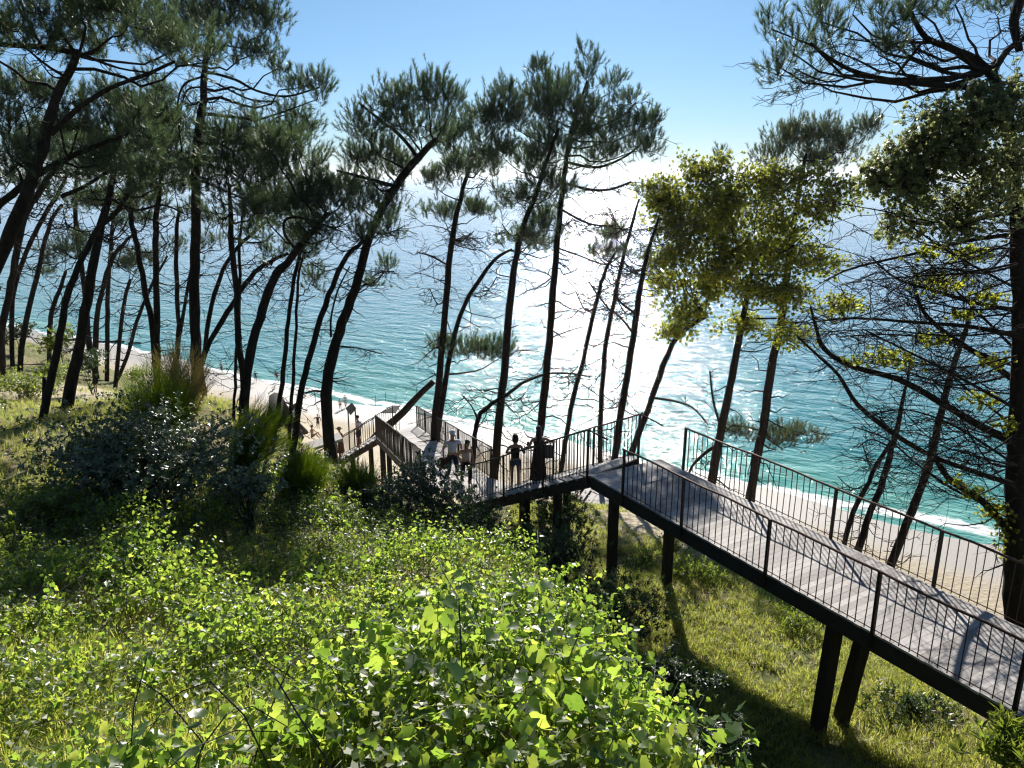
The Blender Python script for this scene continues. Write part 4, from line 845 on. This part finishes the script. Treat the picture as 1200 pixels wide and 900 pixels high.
# ================================================================ people
DG = None
def skin(name, verts, edges, radii, mat, parent, sub=1):
    me = bpy.data.meshes.new(name); me.from_pydata([tuple(v) for v in verts], edges, []); o = bpy.data.objects.new(name, me); COL.objects.link(o)
    m = o.modifiers.new('s', 'SKIN'); m.use_smooth_shade = True
    for i, r in enumerate(radii):
        r = (r, r) if isinstance(r, (int, float)) else r
        me.skin_vertices[0].data[i].radius = r; me.skin_vertices[0].data[i].use_root = (i == 0)
    s = o.modifiers.new('u', 'SUBSURF'); s.levels = sub; s.render_levels = sub
    dg = bpy.context.evaluated_depsgraph_get(); n = bpy.data.meshes.new_from_object(o.evaluated_get(dg))
    bpy.data.objects.remove(o); n.name = name; n.materials.clear(); n.materials.append(mat)
    n.polygons.foreach_set('use_smooth', np.ones(len(n.polygons), bool))
    r = bpy.data.objects.new(name, n); COL.objects.link(r); r.parent = parent; return r
_cm = {}
def cloth(c, rough=.85, spec=.2):
    k = tuple(c)
    if k not in _cm: _cm[k] = plain('cloth', c, rough, spec, 0, .15, 30)
    return _cm[k]
SKINM = plain('skin', (.36, .20, .13), .55, .4, 0, .08, 20); HAIRM = plain('hair', (.012, .009, .008), .5, .4, 0, .3, 60)
def ell(mb, c, r, n=12, m=8, squash=None):
    c = np.asarray(c, float); V = []; F = []
    for i in range(m+1):
        th = PI*i/m
        for j in range(n):
            ph = 2*PI*j/n; V.append(c + np.array([r[0]*math.sin(th)*math.cos(ph), r[1]*math.sin(th)*math.sin(ph), r[2]*math.cos(th)]))
    for i in range(m):
        for j in range(n): F.append((i*n+j, (i+1)*n+j, (i+1)*n+(j+1) % n, i*n+(j+1) % n))
    mb.add(V, np.array(F))
def person(label, loc, face, H=1.72, female=False, arms=((-.25, .02, .86), (.25, .02, .86)), elbows=None, legs=None, lean=0., top=None, bottom=None, dress=None,
           hair='short', cap=None, group=None, sub=1, hipz=.93, head=(0, .03), barefeet=True, sit=False):
    """local frame: x right, y forward, z up; units of metres for a 1.72 m figure"""
    loc = np.asarray(loc, float); e = empty('person', loc, face); e.scale = (H/1.72,)*3; tag(e, label, 'person', group)
    sw = .17 if female else .20; hw = .10 if female else .09; wa = .105 if female else .125
    ly = lambda z: lean*(z-hipz)
    V = []; E = []; Rr = []
    def v(p, r, par=None):
        V.append(p); Rr.append(r); 
        if par is not None: E.append((par, len(V)-1))
        return len(V)-1
    pel = v((0, 0, hipz), (.155 if female else .145, .11)); wst = v((0, ly(hipz+.17), hipz+.17), (wa, .085), pel); ch = v((0, ly(hipz+.36), hipz+.36), (.15 if female else .17, .10), wst)
    nb = v((0, ly(hipz+.50), hipz+.50), (.06, .055), ch); nk = v((0, ly(hipz+.56)+.01, hipz+.565), (.048, .05), nb)
    hy = ly(hipz+.6)+head[1]; hx = head[0]
    h1 = v((hx*.5, hy, hipz+.63), (.066, .075), nk); h2 = v((hx, hy+.005, hipz+.70), (.078, .092), h1); h3 = v((hx, hy-.005, hipz+.775), (.055, .07), h2)
    v((hx, hy+.125, hipz+.675), (.012, .014), h2)
    arm_idx = []
    for k, s in enumerate((-1, 1)):
        tx, ty, tz = arms[k]; z0 = hipz+.445; S = np.array([s*sw, ly(z0), z0]); Wp = np.array([tx, ty, tz]); 
        d = Wp-S; L = np.linalg.norm(d); mx = .53
        if L > mx: Wp = S + d/L*mx; d = Wp-S; L = mx
        if elbows and elbows[k] is not None: El = np.array(elbows[k])
        else:
            bend = math.sqrt(max(0, (.275**2 - (L/2)**2))); pd = unit(np.array([s*.5, -1., -.2])); pd = unit(pd - unit(d)*np.dot(pd, unit(d))); El = (S+Wp)/2 + pd*bend
        a = v(tuple(S), .052, ch); b = v(tuple(El), .038, a); c = v(tuple(Wp), .026, b)
        hd = unit(Wp-El); pm = v(tuple(Wp+hd*.05), (.036, .018), c); arm_idx.append((S, El, Wp))
        side = unit(np.cross(hd, [0, 1, .3])); cur = unit(np.cross(side, hd))
        for q, (off, ln) in enumerate(((-.030, .066), (-.010, .078), (.010, .074), (.028, .058))):
            f0 = v(tuple(Wp+hd*.085+side*off), .0085, pm); f1 = v(tuple(Wp+hd*(.085+ln*.55)+side*off*1.15+cur*.012), .0078, f0); v(tuple(Wp+hd*(.085+ln)+side*off*1.15+cur*.034), .006, f1)
        t0 = v(tuple(Wp+hd*.03-side*.040*1), .0095, pm); v(tuple(Wp+hd*.065-side*.062+cur*.02), .008, t0)
    leg = legs or ([(-.10, .02, .50), (-.11, -.02, .085)], [(.10, .02, .50), (.11, -.02, .085)])
    li = []
    for k, s in enumerate((-1, 1)):
        kn, an = [np.array(p, float) for p in leg[k]]; hp = np.array([s*hw, 0, hipz-.06])
        fd = np.array([0, 1, 0]) if not sit else unit(np.array([0, .7, .5]))
        a = v(tuple(hp), (.088, .09), pel); m1 = v(tuple(hp*.5+kn*.5), .072, a); b = v(tuple(kn), .052, m1); cf = v(tuple(kn*.6+an*.4 - fd*.012), .050, b); c = v(tuple(an), .036, cf)
        v(tuple(an+fd*.09+[s*.01, 0, -.045]), (.036, .026), c); v(tuple(an+fd*.17+[s*.02, 0, -.058]), (.034, .016), len(V)-1); li.append((hp, kn, an))
    body = skin('body', V, E, Rr, SKINM, e, sub)
    def lerp(a, b, t): return tuple(np.array(a)*(1-t)+np.array(b)*t)
    if top:
        vv = [(0, 0, hipz+.02), (0, ly(hipz+.17), hipz+.17), (0, ly(hipz+.36), hipz+.36), (0, ly(hipz+.47), hipz+.475)]; rr = [(.168, .128), (wa+.022, .105), (.185, .118), (.085, .075)]; ee = [(0, 1), (1, 2), (2, 3)]
        sl = top[1]
        for (S, El, Wp) in arm_idx:
            if sl <= 0: continue
            i = len(vv); vv.append(tuple(S)); rr.append(.064); ee.append((2, i)); vv.append(lerp(S, El, min(1, sl))); rr.append(.056); ee.append((i, i+1))
            if sl > 1: vv.append(lerp(El, Wp, sl-1)); rr.append(.042); ee.append((i+1, i+2))
        skin('shirt', vv, ee, rr, cloth(top[0]), e)
    if bottom:
        ln = bottom[1]; vv = [(0, 0, hipz+.06), (0, 0, hipz-.02)]; rr = [(.15, .118), (.168, .128)]; ee = [(0, 1)]
        for (hp, kn, an) in li:
            i = len(vv); vv.append(tuple(hp - np.array([0, 0, .03]))); rr.append(.102); ee.append((1, i)); vv.append(lerp(hp, kn, min(1, ln))); rr.append(.085 if ln < 1 else .070); ee.append((i, i+1))
            if ln > 1: vv.append(lerp(kn, an, ln-1)); rr.append(.062); ee.append((i+1, i+2))
        skin('trousers' if ln > 1 else 'shorts', vv, ee, rr, cloth(bottom[0]), e)
    if dress:
        mb = MB(); prof = [(hipz+.44, .10, .09), (hipz+.36, .168, .118), (hipz+.17, wa+.018, .105), (hipz, .172, .135), (.62, .20, .165), (.35, .235, .20), (dress[1], .27, .23)]; n = 18
        Vv = [(rx*math.cos(a)*(1+(.06*math.sin(a*6) if z < .9 else 0)), ly(z)*(z > hipz)+ry*math.sin(a)*(1+(.06*math.sin(a*5) if z < .9 else 0)), z) for (z, rx, ry) in prof for a in np.arange(n)*2*PI/n]
        mb.add(Vv, np.array([(i*n+j, i*n+(j+1) % n, (i+1)*n+(j+1) % n, (i+1)*n+j) for i in range(len(prof)-1) for j in range(n)])); mb.build('dress', cloth(dress[0]), e, True)
    hc = np.array([hx, hy, hipz+.715]); mb = MB()
    ell(mb, hc+[0, -.022, .022], (.090, .100, .098))
    if hair == 'long':
        mb.tube([hc+[0, -.06, .03], hc+[0, -.105, -.08], hc+[0, -.115, -.20], hc+[0, -.12, -.34], hc+[0, -.12, -.42]], [.075, .085, .08, .06, .02], 10)
    if hair == 'bob': mb.tube([hc+[0, -.04, .03], hc+[0, -.055, -.05], hc+[0, -.05, -.13]], [.09, .10, .085], 10)
    if hair == 'bun': ell(mb, hc+[0, -.07, .10], (.045, .045, .045))
    mb.build('hair', HAIRM, e, True)
    mb = MB()
    for s in (-1, 1): ell(mb, hc+[s*.032, .083, -.022], (.011, .008, .007), 8, 5)
    mb.build('eyes', cloth((.02, .015, .012), .3, .6), e, True)
    mb = MB(); mb.tube([hc+[-.024, .086, -.075], hc+[0, .094, -.077], hc+[.024, .086, -.075]], [.004, .007, .004], 6); mb.build('mouth', cloth((.30, .10, .09)), e, True)
    if cap:
        mb = MB(); ell(mb, hc+[0, -.012, .045], (.100, .112, .085)); 
        br = .17 if cap[1] == 'cap' else 0
        if br: mb.prism([hc+[-.07, .08, .035], hc+[.07, .08, .035], hc+[.06, .16, .02], hc+[0, .185, .015], hc+[-.06, .16, .02]], -.008, .0)
        else: mb.prism([hc+[.19*math.cos(a), .20*math.sin(a)-.01, .03] for a in np.arange(16)*PI/8], -.008, 0)
        mb.build('cap' if br else 'hat', cloth(cap[0]), e, True)
    return e
def bag(parent_label, loc, sz, col, label, name='bag'):
    """soft shopping bag with two handles"""
    loc = np.asarray(loc, float); w, d, h = sz; mb = MB(); n = 14; prof = [(0, .75), (.1, 1.0), (.5, 1.08), (.85, .9), (1, .72)]
    Vv = [(w/2*f*math.copysign(abs(math.cos(a))**.6, math.cos(a)), d/2*f*math.copysign(abs(math.sin(a))**.7, math.sin(a)), -h+z*h) for z, f in prof for a in np.arange(n)*2*PI/n]
    mb.add(Vv, [np.array([(i*n+j, i*n+(j+1) % n, (i+1)*n+(j+1) % n, (i+1)*n+j) for i in range(len(prof)-1) for j in range(n)]), np.arange(n)[::-1][None]])
    e = empty(name, loc); tag(e, label, 'bag'); mb.build('pouch', cloth(col), e, True)
    for s in (-1, 1):
        m2 = MB(); m2.tube([(-w*.25, s*d*.3, -.01), (-w*.15, s*d*.1, .12), (w*.15, s*d*.1, .12), (w*.25, s*d*.3, -.01)], .008, 6); m2.build('handle', cloth(col), e)
    return e
SLP = 2.45/L2
def on_stairs(s, w_): return P2 + D2*s + N2*w_ - UP*(SLP*s + .02)
fc = math.atan2                                            # facing: rotation about z that turns +y to the wanted direction
def face(dx, dy): return math.atan2(-dx, dy)
# two women on the upper stairs, looking out to sea
p = on_stairs(3.2, 1.25)
person('long haired woman in a long dark dress looking out to sea on the stairs', p, face(-.1, 1), 1.78, True, arms=((-.20, .22, 1.12), (.52, .25, 1.16)), dress=((.045, .02, .022), .12),
       hair='long', elbows=((-.30, -.05, 1.13), None), legs=([(-.10, .02, .50), (-.11, -.02, .085)], [(.12, .03, .50), (.14, -.02, .085)]))
bag('', p + np.array([.30, .1, 1.16]), (.34, .16, .40), (.10, .10, .095), 'dark tote bag at the hip of the woman in the long dress')
p = on_stairs(3.98, 1.0)
person('woman in a dark top and blue shorts holding up a phone on the upper stairs', p, face(-.15, 1), 1.76, True, arms=((-.12, .25, 1.10), (.33, .26, 1.19)), top=((.03, .018, .014), 0), bottom=((.06, .10, .17), .45),
       hair='bob', elbows=((-.28, .02, 1.16), (.28, .04, 1.10)))
mb = MB(); mb.beam((0, 0, -.07), (0, 0, .07), .075, .012, (0, 1, 0)); q = mb.build('phone', cloth((.01, .01, .012), .3, .6), origin=None); q.location = tuple(p + np.array([.40, .34, 1.36])); tag(q, 'black phone held up by the woman in blue shorts', 'phone')
# the pair at the foot of the stairs, walking up towards the camera
p = np.array([-2.02, 24.35, -10.04])
person('man in a white cap and pale blue shirt coming up from the ramp', p, face(.4, -1), 1.82, arms=((-.30, .12, .98), (.28, -.02, .86)), top=((.42, .50, .60), .65), bottom=((.025, .028, .04), 1.7), lean=.12,
       cap=((.75, .76, .78), 'cap'), legs=([(-.11, .16, .52), (-.11, .12, .16)], [(.10, .02, .49), (.11, -.14, .09)]))
bag('', p + np.array([-.28, -.08, .86]), (.40, .2, .36), (.05, .02, .025), 'dark red bag hanging from the hand of the man in the cap')
p = np.array([-1.55, 23.95, -10.04])
person('dark haired woman in a pale vest and black trousers beside the man in the cap', p, face(.5, -1), 1.66, True, arms=((-.22, .22, .80), (.24, .12, 1.0)), top=((.45, .38, .37), .0), bottom=((.012, .012, .014), 1.8), lean=.28, hair='long',
       head=(0, .06), legs=([(-.11, .20, .52), (-.11, .14, .17)], [(.10, .02, .49), (.11, -.16, .09)]))
# lower stairs
def on_low(s, w_): return P3 + D3*s + N3*w_ - UP*(3.0/4.6*s + .02)
person('person in a brown outfit and straw hat going down the lower stairs', on_low(2.6, .7), face(-1, .2), 1.74, True, dress=((.16, .08, .05), .35), cap=((.34, .26, .17), 'hat'), group=None)
person('person in a white shirt and dark shorts going down the lower stairs', on_low(1.6, .9), face(-1, .3), 1.76, top=((.62, .60, .68), .6), bottom=((.03, .03, .04), .9))
# beach
def at_ground(px, py, lo=20):
    Y = np.linspace(lo, 140, 2400); P = np.array([W(px, py, y) for y in Y]); G = ground(P[:, 0], P[:, 1]); k = np.nonzero(P[:, 2] < G)[0]
    q = P[k[0]] if len(k) else P[-1]; q[2] = g1(q[0], q[1])+.02; return q
walk = ([(-.10, .14, .52), (-.11, .26, .12)], [(.10, .04, .50), (.11, -.24, .14)])
person('child with bare back and red shorts walking towards the sea', at_ground(399, 481), face(-.2, 1), 1.6, top=((.75, .70, .68), .4), bottom=((.42, .10, .06), .5), legs=walk)
person('person in a white shirt and pale trousers walking on the wet sand', at_ground(405, 478), face(.1, 1), 1.8, top=((.62, .62, .68), .6), bottom=((.40, .38, .38), 1.8), legs=walk)
person('person in dark clothes standing on the slope beside the big leaning trunk', at_ground(373, 503), face(.3, -1), 1.75, top=((.02, .018, .018), .6), bottom=((.04, .035, .03), 1.0), arms=((-.26, .2, 1.0), (.30, .30, 1.30)))
q = at_ground(366, 513); 
person('bare shouldered person sitting on the sand bank beside the driftwood', q + np.array([0, 0, -.02]), face(1, -.35), 1.72, True, hipz=.20, bottom=((.05, .05, .06), .45), sit=True,
       legs=([(-.14, .42, .42), (-.14, .72, .10)], [(.14, .46, .38), (.16, .80, .09)]), arms=((-.2, .36, .42), (.22, .40, .42)), hair='bun')
person('lone bather in dark shorts standing in the shallows, farthest left', at_ground(260, 437), face(.4, 1), 1.75, top=None, bottom=((.05, .02, .02), .6))
person('bather glimpsed between two trunks near the waterline', at_ground(279, 439), face(-.4, 1), 1.7, top=((.05, .04, .05), .5), bottom=((.03, .03, .03), .6))
person('bather in black stepping away from the S shaped pine', at_ground(300, 448), face(-.4, 1), 1.75, top=((.02, .02, .022), .6), bottom=((.03, .03, .03), .6), legs=walk)
person('bather in a red top leaning forward at the waterline', at_ground(325, 448), face(-.5, .6), 1.7, top=((.25, .06, .05), .5), bottom=((.03, .03, .03), .5), legs=walk, lean=.5)
# ================================================================ things on the sand
def log(label, px0, py0, px1, py1, r, lift=.1, cat='driftwood', n=5):
    a = at_ground(px0, py0); b = at_ground(px1, py1); a[2] += r*.6; b[2] += r*.6+lift; P = curve(a, b, 9, 0, .03); mb = MB(); mb.tube(P, np.linspace(r, r*.6, 9), 7, True, .2)
    dead_twigs(mb, P, np.linspace(r, r*.6, 9), n, .3, 1, .8); return tag(mb.build('driftwood_log', MAT['bark'], origin=P[0], smooth=True), label, cat, 'driftwood on the beach')
log('dark thick log lying between the thin leaning pines', 322, 500, 338, 505, .28); log('dark log behind the thick one, by the sitting person', 312, 497, 345, 500, .16, .2)
log('long thin grey pole lying on the beach', 330, 473, 360, 483, .12); log('stick poking up from the sand near the S shaped pine', 315, 462, 327, 452, .06, .6)
log('driftwood pole on the far left beach', 52, 403, 90, 396, .35, .3); log('second driftwood pole on the far left beach', 110, 399, 145, 396, .3, .1); log('weathered branch at the far wrack line', 150, 404, 165, 400, .25, .1)
mb = MB(); a = W(338, 565, 31); a[2] = g1(a[0], a[1]); mb.beam(a+[0, 0, .1], a+np.array([2.2, .9, .6]), .9, .12); tag(mb.build('grey_plank', MAT['deck'], origin=a), 'grey weathered board leaning on the bank below the sitting person', 'board')
# small sign on two legs by the foot of the lower stairs
c = W(411, 479, 46); e = empty('notice_board', (c[0], c[1], g1(c[0], c[1]))); tag(e, 'small tilted grey notice board on posts at the foot of the lower stairs', 'notice board')
o = np.array(e.location); mb = MB(); s = .30; cc = c-o
mb.prism([cc+[-s, -.1, .05], cc+[.02, -.25, -s*1.1], cc+[s*1.1, .1, -.02], cc+[.05, .22, s*1.1]], -.03, .02); mb.build('panel', cloth((.16, .17, .15)), e)
for dx in (-.2, .3): mb = MB(); mb.beam((dx, 0, -.2), (dx*.9, 0, cc[2]), .07, .07, (1, 0, 0)); mb.build('leg', MAT['post'], e)
c = W(459, 480, 70); e = empty('sunshade', (c[0], c[1], g1(c[0], c[1]))); o = np.array(e.location); cc = c-o; tag(e, 'flat dark sunshade on thin poles standing on the sand', 'sunshade')
mb = MB(); mb.prism([cc+[-.95, -.6, -.15], cc+[.5, -.9, -.05], cc+[.75, .7, .18], cc+[.1, .8, .12]], -.03, .03); mb.build('canopy', cloth((.035, .035, .035)), e)
for dx, dy in ((-.7, -.4), (.45, -.6), (.6, .5)): mb = MB(); mb.tube([(dx, dy, -.3), (dx, dy, cc[2])], .03, 6); mb.build('pole', MAT['iron'], e)
for px, py in ((440, 470), (452, 466), (464, 468), (476, 461), (488, 460)):
    q = at_ground(px, py+6); mb = MB(); mb.tube([q-[0, 0, .2], q+[.03, 0, .9], q+[.06, 0, 1.5]], .035, 5); tag(mb.build('beach_stake', MAT['post'], origin=q), 'thin dark stake standing in the sand near the sunshade', 'stake', 'stakes by the sunshade')
